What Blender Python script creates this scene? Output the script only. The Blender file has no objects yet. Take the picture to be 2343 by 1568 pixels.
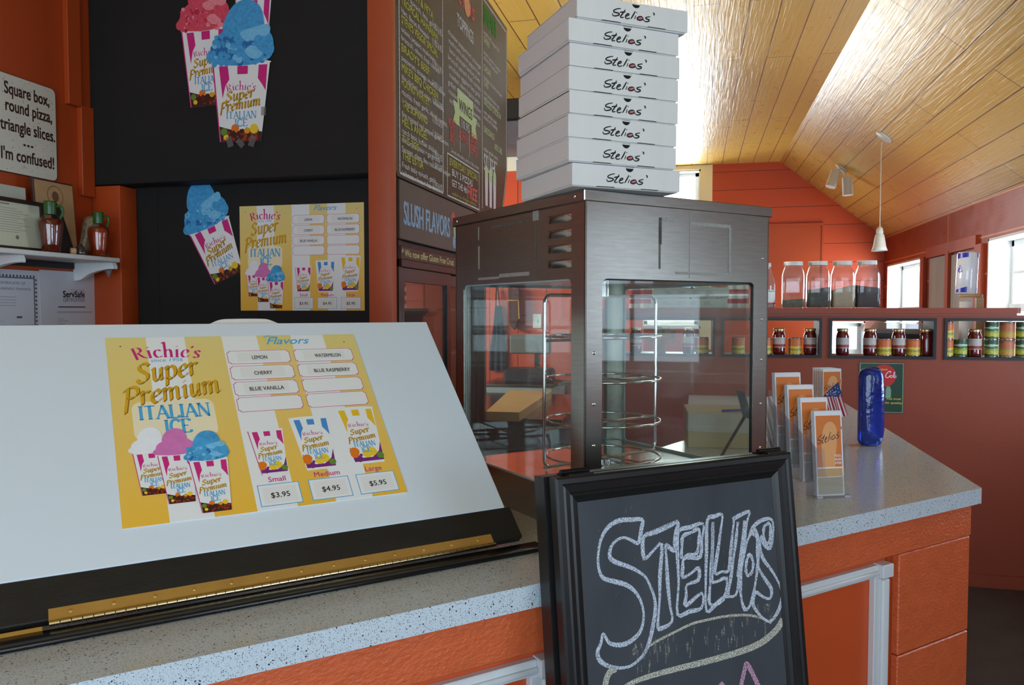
import bpy, bmesh, math, random
from math import sin, cos, pi, radians, tan, atan2, sqrt
from mathutils import Matrix, Vector

# ------------------------------------------------------------------ camera, world, light, exposure
SC = bpy.context.scene
COL = SC.collection
EYE = 1.5
FPX = 1787.0                      # 18 mm lens on a 23.6 mm sensor, in pixels of the 2343-wide frame
YAW, PITCH = radians(13.3), math.atan2(72, FPX)
cam_d = bpy.data.cameras.new('camera')
cam_d.sensor_width = 23.6
cam_d.lens = FPX / 2343 * 23.6
cam_d.clip_start = 0.05
cam = bpy.data.objects.new('camera', cam_d)
COL.objects.link(cam)
cam.location = (0, 0, EYE)
cam.rotation_euler = (pi / 2 - PITCH, 0, YAW)
SC.camera = cam

SC.view_settings.view_transform = 'Standard'
SC.view_settings.look = 'None'
SC.view_settings.gamma = 1.0
SC.view_settings.use_curve_mapping = False
SC.view_settings.exposure = 0.0
SC.cycles.max_bounces = 10
SC.cycles.transparent_max_bounces = 24
SC.cycles.diffuse_bounces = 5
SC.cycles.glossy_bounces = 5
SC.cycles.caustics_reflective = False
SC.cycles.caustics_refractive = False
SC.cycles.sample_clamp_indirect = 6.0

world = bpy.data.worlds.new('overcast_sky')
world.use_nodes = True
SC.world = world
wn = world.node_tree
bg = wn.nodes['Background']
bg.inputs['Color'].default_value = (0.70, 0.88, 1.06, 1)
bg.inputs['Strength'].default_value = 3.2

YB = 10.5                          # back gable wall
def _ray(x, y):
    f = Vector((-sin(YAW) * cos(PITCH), cos(YAW) * cos(PITCH), -sin(PITCH)))
    r = Vector((cos(YAW), sin(YAW), 0)); u = r.cross(f)
    return f + r * ((x - 1171.5) / FPX) + u * ((784.0 - y) / FPX)
EYEV = Vector((0, 0, EYE))
def at_z(x, y, z): d = _ray(x, y); return EYEV + d * ((z - EYE) / d.z)
def at_x(x, y, X): d = _ray(x, y); return EYEV + d * (X / d.x)
def at_y(x, y, Y): d = _ray(x, y); return EYEV + d * (Y / d.y)
def at_d(x, y, k): return EYEV + _ray(x, y) * k
def at_pl(x, y, p, n):
    d = _ray(x, y); n = Vector(n)
    return EYEV + d * ((Vector(p) - EYEV).dot(n) / d.dot(n))

def area_light(name, loc, rot, sx, sy, power, col=(1, 1, 1)):
    d = bpy.data.lights.new(name, 'AREA'); d.shape = 'RECTANGLE'; d.size = sx; d.size_y = sy
    d.energy = power; d.color = col
    o = bpy.data.objects.new(name, d); COL.objects.link(o); o.location = loc; o.rotation_euler = rot
    return o
_e = at_y(2025, 545, YB)
XR, ZE = _e.x, _e.z                # right wall, eave height
_r = at_y(1785, 370, YB)
XRIDGE, ZC = _r.x, _r.z            # edge of the flat ceiling
YF, XL, XK = -2.6, -2.351, -3.3    # front wall, left wall, kitchen side wall
# daylight just outside the windows, and an added kitchen fill
area_light('daylight_shopfront', (0.2, YF - 0.5, 1.5), (radians(97), 0, 0), 4.2, 2.2, 98, (0.68, 0.88, 1.06))
area_light('daylight_side_window_rear', (XR + 0.45, -0.8, 1.5), (radians(100), 0, pi / 2), 1.6, 1.2, 48, (0.70, 0.90, 1.08))
area_light('daylight_side_window_near', (XR + 0.45, 3.65, 1.4), (radians(100), 0, pi / 2), 1.3, 1.2, 52, (0.72, 0.92, 1.12))
area_light('daylight_side_window_mid', (XR + 0.45, 5.9, 1.4), (radians(102), 0, pi / 2), 2.2, 1.2, 95, (0.86, 0.96, 1.02))
area_light('daylight_side_window_far', (XR + 0.45, 9.3, 1.4), (radians(102), 0, pi / 2), 1.6, 1.2, 95, (0.88, 0.97, 1.02))
area_light('daylight_back_window', (-0.35, YB + 0.5, 2.3), (radians(-95), 0, 0), 1.2, 2.0, 110, (0.95, 0.98, 0.98))
area_light('fill_kitchen', (XK - 0.45, 4.6, 2.0), (pi / 2, 0, -pi / 2), 1.6, 1.1, 190, (1.0, 0.98, 0.95))  # added fill light that brightens the kitchen from an unseen side

# ------------------------------------------------------------------ materials
def lin(c):
    c = c / 255.0
    return c / 12.92 if c <= 0.04045 else ((c + 0.055) / 1.055) ** 2.4
def rgb(*c): return (lin(c[0]), lin(c[1]), lin(c[2]), 1)
def nd(m, t, **kw):
    n = m.node_tree.nodes.new(t)
    for k, v in kw.items():
        if k in n.inputs: n.inputs[k].default_value = v
        else: setattr(n, k, v)
    return n
def lk(m, a, ao, b, bi): m.node_tree.links.new(a.outputs[ao], b.inputs[bi])
def P(m): return m.node_tree.nodes['Principled BSDF']
_mats = {}
def mat(name, col, rough=0.5, metal=0.0, spec=0.5, noise=0.0, nscale=30.0, bump=0.0, bscale=80.0, stretch=(1, 1, 1), coat=0.0, trans=0.0, ior=1.45):
    """painted / printed surface: base colour, optional mottling and optional bump"""
    if name in _mats: return _mats[name]
    m = bpy.data.materials.new(name); m.use_nodes = True; p = P(m)
    c = rgb(*col)
    p.inputs['Base Color'].default_value = c; p.inputs['Roughness'].default_value = rough
    p.inputs['Metallic'].default_value = metal; p.inputs['Specular IOR Level'].default_value = spec
    p.inputs['Coat Weight'].default_value = coat; p.inputs['Transmission Weight'].default_value = trans; p.inputs['IOR'].default_value = ior
    if noise or bump:
        tc = nd(m, 'ShaderNodeTexCoord'); mp = nd(m, 'ShaderNodeMapping'); mp.inputs['Scale'].default_value = stretch
        lk(m, tc, 'Object', mp, 'Vector')
    if noise:
        n = nd(m, 'ShaderNodeTexNoise', Scale=nscale, Detail=5.0, Roughness=0.6)
        lk(m, mp, 'Vector', n, 'Vector')
        r = nd(m, 'ShaderNodeValToRGB')
        r.color_ramp.elements[0].position = 0.3; r.color_ramp.elements[1].position = 0.7
        r.color_ramp.elements[0].color = tuple(x * (1 - noise) for x in c[:3]) + (1,)
        r.color_ramp.elements[1].color = tuple(min(1, x * (1 + noise * 0.7)) for x in c[:3]) + (1,)
        lk(m, n, 'Fac', r, 'Fac'); lk(m, r, 'Color', p, 'Base Color')
    if bump:
        n = nd(m, 'ShaderNodeTexNoise', Scale=bscale, Detail=4.0)
        lk(m, mp, 'Vector', n, 'Vector')
        b = nd(m, 'ShaderNodeBump', Strength=bump, Distance=0.003)
        lk(m, n, 'Fac', b, 'Height'); lk(m, b, 'Normal', p, 'Normal')
    _mats[name] = m
    return m

def boards(name, col, size, gap, length, axis, rough=0.45, bump=0.25, gapcol=None, tone=0.08, uv=False, coat=0.0, grain=40.0, bdist=0.004):
    """painted boards: brick pattern laid along an axis ('X','Y','Z' = direction of the boards, second letter = direction across)"""
    if name in _mats: return _mats[name]
    m = bpy.data.materials.new(name); m.use_nodes = True; p = P(m)
    c = rgb(*col); g = rgb(*gapcol) if gapcol else tuple(x * 0.25 for x in c[:3]) + (1,)
    tc = nd(m, 'ShaderNodeTexCoord')
    sep = nd(m, 'ShaderNodeSeparateXYZ'); cmb = nd(m, 'ShaderNodeCombineXYZ')
    lk(m, tc, 'UV' if uv else 'Object', sep, 'Vector')
    lk(m, sep, axis[0], cmb, 'X'); lk(m, sep, axis[1], cmb, 'Y')
    br = nd(m, 'ShaderNodeTexBrick', Scale=1.0)
    br.inputs['Color1'].default_value = c
    br.inputs['Color2'].default_value = tuple(x * (1 - tone) for x in c[:3]) + (1,)
    br.inputs['Mortar'].default_value = g
    br.inputs['Mortar Size'].default_value = gap; br.inputs['Mortar Smooth'].default_value = 0.1
    br.inputs['Brick Width'].default_value = length; br.inputs['Row Height'].default_value = size
    br.offset = 0.37
    lk(m, cmb, 'Vector', br, 'Vector'); lk(m, br, 'Color', p, 'Base Color')
    mp = nd(m, 'ShaderNodeMapping'); mp.inputs['Scale'].default_value = (1.2, grain, 1)
    lk(m, cmb, 'Vector', mp, 'Vector')
    n = nd(m, 'ShaderNodeTexNoise', Scale=2.0, Detail=6.0, Distortion=0.8); lk(m, mp, 'Vector', n, 'Vector')
    n2 = nd(m, 'ShaderNodeTexNoise', Scale=6.0, Detail=4.0); lk(m, cmb, 'Vector', n2, 'Vector')
    mx = nd(m, 'ShaderNodeMath', operation='ADD'); lk(m, n, 'Fac', mx, 0); lk(m, n2, 'Fac', mx, 1)
    sb = nd(m, 'ShaderNodeMath', operation='SUBTRACT'); lk(m, mx, 'Value', sb, 0); lk(m, br, 'Fac', sb, 1)
    b = nd(m, 'ShaderNodeBump', Strength=bump, Distance=bdist); lk(m, sb, 'Value', b, 'Height'); lk(m, b, 'Normal', p, 'Normal')
    rr = nd(m, 'ShaderNodeMapRange'); rr.inputs['To Min'].default_value = max(0.05, rough - 0.12); rr.inputs['To Max'].default_value = rough + 0.14
    lk(m, n2, 'Fac', rr, 'Value'); lk(m, rr, 'Result', p, 'Roughness')
    p.inputs['Coat Weight'].default_value = coat; p.inputs['Coat Roughness'].default_value = 0.4
    if coat: lk(m, b, 'Normal', p, 'Coat Normal')
    _mats[name] = m
    return m

def glass(name, tint=(255, 255, 255), refl=1.0, rough=0.02, haze=0.0):
    """thin clear sheet: lets light straight through and mirrors by Fresnel"""
    if name in _mats: return _mats[name]
    m = bpy.data.materials.new(name); m.use_nodes = True
    nt = m.node_tree; nt.nodes.remove(P(m)); out = nt.nodes['Material Output']
    t = nd(m, 'ShaderNodeBsdfTransparent'); t.inputs['Color'].default_value = rgb(*tint)
    g = nd(m, 'ShaderNodeBsdfGlossy', Roughness=rough)
    ge = nd(m, 'ShaderNodeNewGeometry'); dt = nd(m, 'ShaderNodeVectorMath', operation='DOT_PRODUCT')
    lk(m, ge, 'Normal', dt, 0); lk(m, ge, 'Incoming', dt, 1)
    ab = nd(m, 'ShaderNodeMath', operation='ABSOLUTE'); m.node_tree.links.new(dt.outputs['Value'], ab.inputs[0])
    om = nd(m, 'ShaderNodeMath', operation='SUBTRACT'); om.inputs[0].default_value = 1.0; lk(m, ab, 'Value', om, 1)
    pw = nd(m, 'ShaderNodeMath', operation='POWER'); pw.inputs[1].default_value = 5.0; lk(m, om, 'Value', pw, 0)
    mu = nd(m, 'ShaderNodeMath', operation='MULTIPLY_ADD'); mu.inputs[1].default_value = 0.96 * min(1.0, refl); mu.inputs[2].default_value = 0.04 * refl; mu.use_clamp = True
    mx = nd(m, 'ShaderNodeMixShader')
    lk(m, pw, 'Value', mu, 0); lk(m, mu, 'Value', mx, 'Fac'); lk(m, t, 'BSDF', mx, 1); lk(m, g, 'BSDF', mx, 2)
    last = mx
    if haze:
        d = nd(m, 'ShaderNodeBsdfDiffuse'); d.inputs['Color'].default_value = (0.8, 0.82, 0.84, 1)
        m2 = nd(m, 'ShaderNodeMixShader'); m2.inputs['Fac'].default_value = haze
        lk(m, mx, 'Shader', m2, 1); lk(m, d, 'BSDF', m2, 2); last = m2
    nt.links.new(last.outputs[0], out.inputs['Surface'])
    _mats[name] = m
    return m

def speckle(name, base, dots, rough=0.25):
    if name in _mats: return _mats[name]
    m = bpy.data.materials.new(name); m.use_nodes = True; p = P(m)
    tc = nd(m, 'ShaderNodeTexCoord')
    prev = None
    for i, (scale, lo, col) in enumerate(dots):
        v = nd(m, 'ShaderNodeTexVoronoi', Scale=scale); lk(m, tc, 'Object', v, 'Vector')
        hue = nd(m, 'ShaderNodeSeparateColor'); lk(m, v, 'Color', hue, 'Color')
        a = nd(m, 'ShaderNodeMath', operation='LESS_THAN'); a.inputs[1].default_value = lo; lk(m, hue, 'Red', a, 0)
        b = nd(m, 'ShaderNodeMath', operation='LESS_THAN'); b.inputs[1].default_value = 0.36; lk(m, v, 'Distance', b, 0)
        mu = nd(m, 'ShaderNodeMath', operation='MULTIPLY'); lk(m, a, 'Value', mu, 0); lk(m, b, 'Value', mu, 1)
        mx = nd(m, 'ShaderNodeMix', data_type='RGBA')
        if prev is None: mx.inputs['A'].default_value = rgb(*base)
        else: lk(m, prev, 'Result', mx, 'A')
        mx.inputs['B'].default_value = rgb(*col); lk(m, mu, 'Value', mx, 'Factor')
        for o in mx.outputs:
            pass
        prev = mx
    m.node_tree.links.new([o for o in prev.outputs if o.type == 'RGBA'][0], p.inputs['Base Color'])
    p.inputs['Roughness'].default_value = rough
    _mats[name] = m
    return m

def ramp_z(name, stops, lo, hi, rough=0.5, axis='Z', noise=0.0, nscale=60):
    """printed label whose bands lie along an object axis"""
    if name in _mats: return _mats[name]
    m = bpy.data.materials.new(name); m.use_nodes = True; p = P(m)
    tc = nd(m, 'ShaderNodeTexCoord'); sep = nd(m, 'ShaderNodeSeparateXYZ'); lk(m, tc, 'Object', sep, 'Vector')
    mr = nd(m, 'ShaderNodeMapRange'); mr.inputs['From Min'].default_value = lo; mr.inputs['From Max'].default_value = hi
    lk(m, sep, axis, mr, 'Value')
    src = mr
    if noise:
        n = nd(m, 'ShaderNodeTexNoise', Scale=nscale, Detail=2.0); lk(m, tc, 'Object', n, 'Vector')
        ad = nd(m, 'ShaderNodeMath', operation='MULTIPLY_ADD'); ad.inputs[1].default_value = noise
        lk(m, n, 'Fac', ad, 0); lk(m, mr, 'Result', ad, 2); src = ad
    r = nd(m, 'ShaderNodeValToRGB')
    r.color_ramp.interpolation = 'LINEAR' if noise == 0 and len(stops) == 2 else 'CONSTANT'
    e = r.color_ramp.elements
    e[0].position, e[0].color = stops[0][0], rgb(*stops[0][1])
    e[1].position, e[1].color = stops[-1][0], rgb(*stops[-1][1])
    for pos, c in stops[1:-1]:
        x = e.new(pos); x.color = rgb(*c)
    m.node_tree.links.new(src.outputs[0], r.inputs['Fac']); lk(m, r, 'Color', p, 'Base Color')
    p.inputs['Roughness'].default_value = rough
    _mats[name] = m
    return m

def chalk(name, col, cover=0.5, scale=260.0):
    if name in _mats: return _mats[name]
    m = bpy.data.materials.new(name); m.use_nodes = True; p = P(m)
    p.inputs['Base Color'].default_value = rgb(*col); p.inputs['Roughness'].default_value = 0.95; p.inputs['Specular IOR Level'].default_value = 0.1
    tc = nd(m, 'ShaderNodeTexCoord'); n = nd(m, 'ShaderNodeTexNoise', Scale=scale, Detail=3.0)
    lk(m, tc, 'Object', n, 'Vector')
    r = nd(m, 'ShaderNodeMapRange'); r.inputs['From Min'].default_value = cover - 0.1; r.inputs['From Max'].default_value = cover + 0.06
    r.inputs['To Min'].default_value = 1.0; r.inputs['To Max'].default_value = 0.25
    lk(m, n, 'Fac', r, 'Value')
    t = nd(m, 'ShaderNodeBsdfTransparent'); mx = nd(m, 'ShaderNodeMixShader')
    lk(m, r, 'Result', mx, 'Fac'); lk(m, t, 'BSDF', mx, 1); lk(m, p, 'BSDF', mx, 2)
    lk(m, mx, 'Shader', m.node_tree.nodes['Material Output'], 'Surface')
    _mats[name] = m
    return m

# ------------------------------------------------------------------ mesh builder
I4 = Matrix.Identity(4)
def frame(o, x, y, z=None):
    x = Vector(x).normalized(); y = Vector(y).normalized()
    z = Vector(z).normalized() if z is not None else x.cross(y).normalized()
    o = Vector(o)
    return Matrix(((x.x, y.x, z.x, o.x), (x.y, y.y, z.y, o.y), (x.z, y.z, z.z, o.z), (0, 0, 0, 1)))
def facing_viewer(o): return frame(o, (1, 0, 0), (0, 0, 1))      # plane facing -Y : x right, y up, z out
def facing_right(o): return frame(o, (0, 1, 0), (0, 0, 1))       # plane facing +X
def T(x, y, z): return Matrix.Translation((x, y, z))
def R(a, ax='Z'): return Matrix.Rotation(a, 4, ax)

_tcache = {}
def text_geo(s):
    if s not in _tcache:
        c = bpy.data.curves.new('t', 'FONT'); c.body = s; c.size = 1.0; c.resolution_u = 3; c.fill_mode = 'FRONT'
        o = bpy.data.objects.new('t', c)
        me = bpy.data.meshes.new_from_object(o)
        v = [(p.co.x, p.co.y) for p in me.vertices]; f = [tuple(q.vertices) for q in me.polygons]
        bpy.data.objects.remove(o); bpy.data.meshes.remove(me); bpy.data.curves.remove(c)
        _tcache[s] = (v, f)
    return _tcache[s]
def smooth_path(pts, k=5, closed=False):
    if len(pts) < 3: return list(pts)
    n = len(pts); out = []
    rng = range(n if closed else n - 1)
    for i in rng:
        p0 = pts[(i - 1) % n] if closed or i > 0 else pts[0]
        p1 = pts[i]; p2 = pts[(i + 1) % n]
        p3 = pts[(i + 2) % n] if closed or i + 2 < n else pts[-1]
        for j in range(k):
            t = j / k
            out.append(tuple(0.5 * (2 * b + (c - a) * t + (2 * a - 5 * b + 4 * c - d) * t * t + (3 * b - a - 3 * c + d) * t ** 3) for a, b, c, d in zip(p0, p1, p2, p3)))
    if not closed: out.append(tuple(pts[-1]))
    return out
def rrect(x0, y0, x1, y1, r, k=5):
    out = []
    for cx, cy, a in ((x1 - r, y0 + r, -90), (x1 - r, y1 - r, 0), (x0 + r, y1 - r, 90), (x0 + r, y0 + r, 180)):
        for i in range(k + 1):
            t = radians(a + 90 * i / k); out.append((cx + r * cos(t), cy + r * sin(t)))
    return out

class MB:
    def __init__(s, M=I4): s.v = []; s.f = []; s.mi = []; s.sm = []; s.M = M; s.cur = 0
    def add(s, v, f, mi=None, sm=False, M=None):
        b = len(s.v); A = s.M if M is None else s.M @ M
        s.v += [A @ Vector(p) for p in v]
        mi = s.cur if mi is None else mi
        for q in f: s.f.append(tuple(b + i for i in q)); s.mi.append(mi); s.sm.append(sm)
        return s
    def box(s, x0, y0, z0, x1, y1, z1, mi=None, bev=0.0, M=None, seg=1):
        if x0 > x1: x0, x1 = x1, x0
        if y0 > y1: y0, y1 = y1, y0
        if z0 > z1: z0, z1 = z1, z0
        if bev <= 0:
            v = [(x, y, z) for z in (z0, z1) for y in (y0, y1) for x in (x0, x1)]
            return s.add(v, [(0, 2, 3, 1), (4, 5, 7, 6), (0, 1, 5, 4), (2, 6, 7, 3), (0, 4, 6, 2), (1, 3, 7, 5)], mi, False, M)
        bm = bmesh.new(); bmesh.ops.create_cube(bm, size=1.0)
        for q in bm.verts: q.co = Vector(((x0 + x1) / 2 + q.co.x * (x1 - x0), (y0 + y1) / 2 + q.co.y * (y1 - y0), (z0 + z1) / 2 + q.co.z * (z1 - z0)))
        bmesh.ops.bevel(bm, geom=list(bm.edges), offset=min(bev, 0.49 * min(x1 - x0, y1 - y0, z1 - z0)), segments=seg, affect='EDGES', profile=0.5)
        return s.bm(bm, mi, seg > 1, M)
    def bm(s, bm, mi=None, sm=False, M=None):
        bm.verts.index_update()
        s.add([tuple(q.co) for q in bm.verts], [tuple(x.index for x in q.verts) for q in bm.faces], mi, sm, M)
        bm.free(); return s
    def cyl(s, p0, p1, r0, r1=None, n=20, mi=None, cap=True, M=None, sm=True):
        r1 = r0 if r1 is None else r1
        p0 = Vector(p0); p1 = Vector(p1); d = (p1 - p0).normalized()
        a = d.orthogonal().normalized(); b = d.cross(a)
        v = [tuple(p + (a * cos(2 * pi * i / n) + b * sin(2 * pi * i / n)) * r) for p, r in ((p0, r0), (p1, r1)) for i in range(n)]
        s.add(v, [(i, (i + 1) % n, n + (i + 1) % n, n + i) for i in range(n)], mi, sm, M)
        if cap: s.add(v, [tuple(range(n))[::-1], tuple(range(n, 2 * n))], mi, False, M)
        return s
    def tube(s, pts, r, n=8, mi=None, closed=False, M=None):
        pts = [Vector(p) for p in pts]; N = len(pts); v = []
        up = None
        for i, p in enumerate(pts):
            if closed: t = pts[(i + 1) % N] - pts[i - 1]
            else: t = pts[min(i + 1, N - 1)] - pts[max(i - 1, 0)]
            t.normalize()
            if up is None: up = t.orthogonal().normalized()
            a = (up - t * up.dot(t)).normalized(); up = a; b = t.cross(a)
            v += [tuple(p + (a * cos(2 * pi * k / n) + b * sin(2 * pi * k / n)) * r) for k in range(n)]
        f = []
        for i in range(N if closed else N - 1):
            j = (i + 1) % N
            f += [(i * n + k, i * n + (k + 1) % n, j * n + (k + 1) % n, j * n + k) for k in range(n)]
        s.add(v, f, mi, True, M)
        if not closed: s.add(v, [tuple(range(n))[::-1], tuple((N - 1) * n + k for k in range(n))], mi, False, M)
        return s
    def lathe(s, prof, n=28, mi=None, M=None, sm=True, sx=1.0, sy=1.0):
        v = [(r * cos(2 * pi * i / n) * sx, r * sin(2 * pi * i / n) * sy, z) for r, z in prof for i in range(n)]
        f = [(j * n + i, j * n + (i + 1) % n, (j + 1) * n + (i + 1) % n, (j + 1) * n + i) for j in range(len(prof) - 1) for i in range(n)]
        s.add(v, f, mi, sm, M)
        if prof[0][0] > 1e-6: s.add(v, [tuple(range(n))[::-1]], mi, False, M)
        if prof[-1][0] > 1e-6: k = (len(prof) - 1) * n; s.add(v, [tuple(k + i for i in range(n))], mi, False, M)
        return s
    def poly(s, pts, z=0.0, mi=None, M=None): return s.add([(x, y, z) for x, y in pts], [tuple(range(len(pts)))], mi, False, M)
    def prism(s, pts, z0, z1, mi=None, M=None, sm=False):
        n = len(pts)
        v = [(x, y, z) for z in (z0, z1) for x, y in pts]
        s.add(v, [tuple(range(n))[::-1], tuple(range(n, 2 * n))], mi, False, M)
        return s.add(v, [(i, (i + 1) % n, n + (i + 1) % n, n + i) for i in range(n)], mi, sm, M)
    def disc(s, x, y, rx, ry=None, z=0.0, mi=None, n=24, M=None, rot=0.0):
        ry = rx if ry is None else ry
        return s.poly([(x + rx * cos(2 * pi * i / n) * cos(rot) - ry * sin(2 * pi * i / n) * sin(rot), y + rx * cos(2 * pi * i / n) * sin(rot) + ry * sin(2 * pi * i / n) * cos(rot)) for i in range(n)], z, mi, M)
    def holed(s, outer, holes, z0, z1, mi=None, M=None):
        bm = bmesh.new(); loops = []
        for z in (z0, z1):
            es = []
            for lp in [outer] + holes:
                vs = [bm.verts.new((x, y, z)) for x, y in lp]; loops.append(vs)
                es += [bm.edges.new((vs[i], vs[(i + 1) % len(vs)])) for i in range(len(vs))]
            bmesh.ops.triangle_fill(bm, edges=es, use_beauty=True, normal=(0, 0, 1 if z == z1 else -1))
        k = len(loops) // 2
        for i in range(k):
            a, b = loops[i], loops[i + k]; n = len(a)
            for j in range(n):
                try: bm.faces.new((a[j], a[(j + 1) % n], b[(j + 1) % n], b[j]))
                except ValueError: pass
        bmesh.ops.recalc_face_normals(bm, faces=list(bm.faces))
        return s.bm(bm, mi, False, M)
    def stroke(s, pts, w, z=0.0, mi=None, M=None, closed=False, smooth=True, k=4):
        q = smooth_path(pts, k, closed) if smooth else list(pts)
        n = len(q); v = []; 
        for i in range(n):
            if closed: a, b = q[i - 1], q[(i + 1) % n]
            else: a, b = q[max(i - 1, 0)], q[min(i + 1, n - 1)]
            dx, dy = b[0] - a[0], b[1] - a[1]; L = sqrt(dx * dx + dy * dy) or 1e-9
            ww = w(i / max(1, n - 1)) if callable(w) else w
            nx, ny = -dy / L * ww / 2, dx / L * ww / 2
            v += [(q[i][0] + nx, q[i][1] + ny, z), (q[i][0] - nx, q[i][1] - ny, z)]
        f = [(2 * i, 2 * i + 1, 2 * ((i + 1) % n) + 1, 2 * ((i + 1) % n)) for i in range(n if closed else n - 1)]
        f = [t[::-1] for t in f] if False else f
        return s.add(v, f, mi, False, M)
    def text(s, t, x, y, size, z=0.0, mi=None, M=None, align='L', shear=0.0, rot=0.0, w=None, sx=1.0, fat=0.0):
        v, f = text_geo(t)
        if not v: return s
        x0 = min(p[0] for p in v); x1 = max(p[0] for p in v)
        k = size; kx = size * sx
        if w is not None: kx = w / max(1e-6, x1 - x0)
        out = []
        for a, b in v:
            X = (a - x0) * kx; Y = b * k
            if align == 'C': X -= (x1 - x0) * kx / 2
            elif align == 'R': X -= (x1 - x0) * kx
            X += shear * Y
            out.append((x + X * cos(rot) - Y * sin(rot), y + X * sin(rot) + Y * cos(rot), z))
        s.add(out, f, mi, False, M)
        if fat:
            for i, (dx, dy) in enumerate(((fat, 0), (0, fat), (fat, fat))):
                s.add([(a + dx, b + dy, c + (i + 1) * 4e-6) for a, b, c in out], f, mi, False, M)
        return s
    def build(s, name, mats, parent=None):
        me = bpy.data.meshes.new(name)
        me.from_pydata([tuple(p) for p in s.v], [], s.f)
        for m in (mats if isinstance(mats, (list, tuple)) else [mats]): me.materials.append(m)
        me.polygons.foreach_set('material_index', s.mi)
        me.polygons.foreach_set('use_smooth', s.sm)
        me.update()
        o = bpy.data.objects.new(name, me); COL.objects.link(o)
        if parent is not None: o.parent = parent
        return o

def thing(name, label, cat, M=I4, group=None):
    o = bpy.data.objects.new(name, None); o.empty_display_size = 0.05; COL.objects.link(o)
    o.matrix_world = M; o['label'] = label; o['category'] = cat
    if group: o['group'] = group
    return o
def tag(o, label, cat, group=None, M=None):
    o['label'] = label; o['category'] = cat
    if group: o['group'] = group
    if M is not None: o.matrix_world = M
    return o
def struct(o, M=None):
    o['kind'] = 'structure'
    if M is not None: o.matrix_world = M
    return o
def copy_tree(o, parent=None):
    c = o.copy(); COL.objects.link(c)
    if parent is not None: c.parent = parent
    for ch in o.children: copy_tree(ch, c)
    return c
rnd = random.Random(7)
# ------------------------------------------------------------------ palette
ORANGE = (176, 70, 28)
m_orange = mat('orange_paint', ORANGE, 0.42, noise=0.06, nscale=3, bump=0.12, bscale=40)
m_orange_v = boards('orange_vertical_boards', ORANGE, 0.28, 0.004, 9.0, 'ZY', 0.42, 0.15)
m_orange_gable = boards('orange_shiplap', (196, 72, 28), 0.235, 0.004, 5.0, 'XY', 0.45, 0.15)
m_orange_side = boards('orange_side_boards', (158, 66, 36), 0.30, 0.007, 4.0, 'XY', 0.32, 0.2, gapcol=(225, 150, 110))
m_orange_plank = mat('orange_rough_plank_lit', (214, 100, 56), 0.33, noise=0.08, nscale=5, bump=1.0, bscale=26, stretch=(0.9, 5, 6))  # lighter than the wall orange: light on the counter front put into colour
m_yellow = boards('yellow_ceiling_boards', (220, 182, 82), 0.19, 0.0042, 3.1, 'XY', 0.30, 0.55, gapcol=(96, 66, 26), tone=0.12, uv=True, grain=26, bdist=0.006, coat=0.9)
m_white = mat('white_paint', (226, 228, 226), 0.4)
m_cream = mat('cream_paint', (236, 226, 196), 0.5)
m_black = mat('black_wall_paint', (22, 21, 19), 0.75, noise=0.2, nscale=4, bump=0.1, bscale=60)
m_floor = mat('dark_floor', (64, 63, 58), 0.45, noise=0.25, nscale=7, bump=0.1)
m_pane = glass('window_pane', refl=0.8)
m_dark = mat('dark_gap', (12, 11, 10), 0.8)

# ------------------------------------------------------------------ setting
def wall(name, mats, M, fn):
    b = MB(); fn(b); return struct(b.build(name, mats), M)
wall('floor', m_floor, I4, lambda b: b.box(XK - 0.2, YF - 0.2, -0.08, XR + 0.2, YB + 0.2, 0))
# ceiling: flat boards in the middle, sloping down to the eave on the right
me = bpy.data.meshes.new('ceiling')
sl = sqrt((XR - XRIDGE) ** 2 + (ZC - ZE) ** 2)
prof = [(XK - 0.2, ZC, 0.0), (XRIDGE, ZC, XRIDGE - XK + 0.2), (XR + 0.25, ZE - 0.25 * (ZC - ZE) / (XR - XRIDGE), XRIDGE - XK + 0.2 + sl * 1.2)]
vv = []; uvv = []
for y in (YF - 0.2, YB + 0.2):
    for x, z, s in prof: vv.append((x, y, z)); uvv.append((y, s))
for y in (YF - 0.2, YB + 0.2):
    for x, z, s in prof: vv.append((x, y, z + 0.08)); uvv.append((y, s))
me.from_pydata(vv, [], [(0, 1, 4, 3), (1, 2, 5, 4), (6, 9, 10, 7), (7, 10, 11, 8), (0, 3, 9, 6), (2, 8, 11, 5)])
uvl = me.uv_layers.new(name='UVMap')
for lp in me.loops: uvl.data[lp.index].uv = uvv[lp.vertex_index]
me.materials.append(m_yellow)
o = bpy.data.objects.new('ceiling', me); COL.objects.link(o); struct(o)

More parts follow.
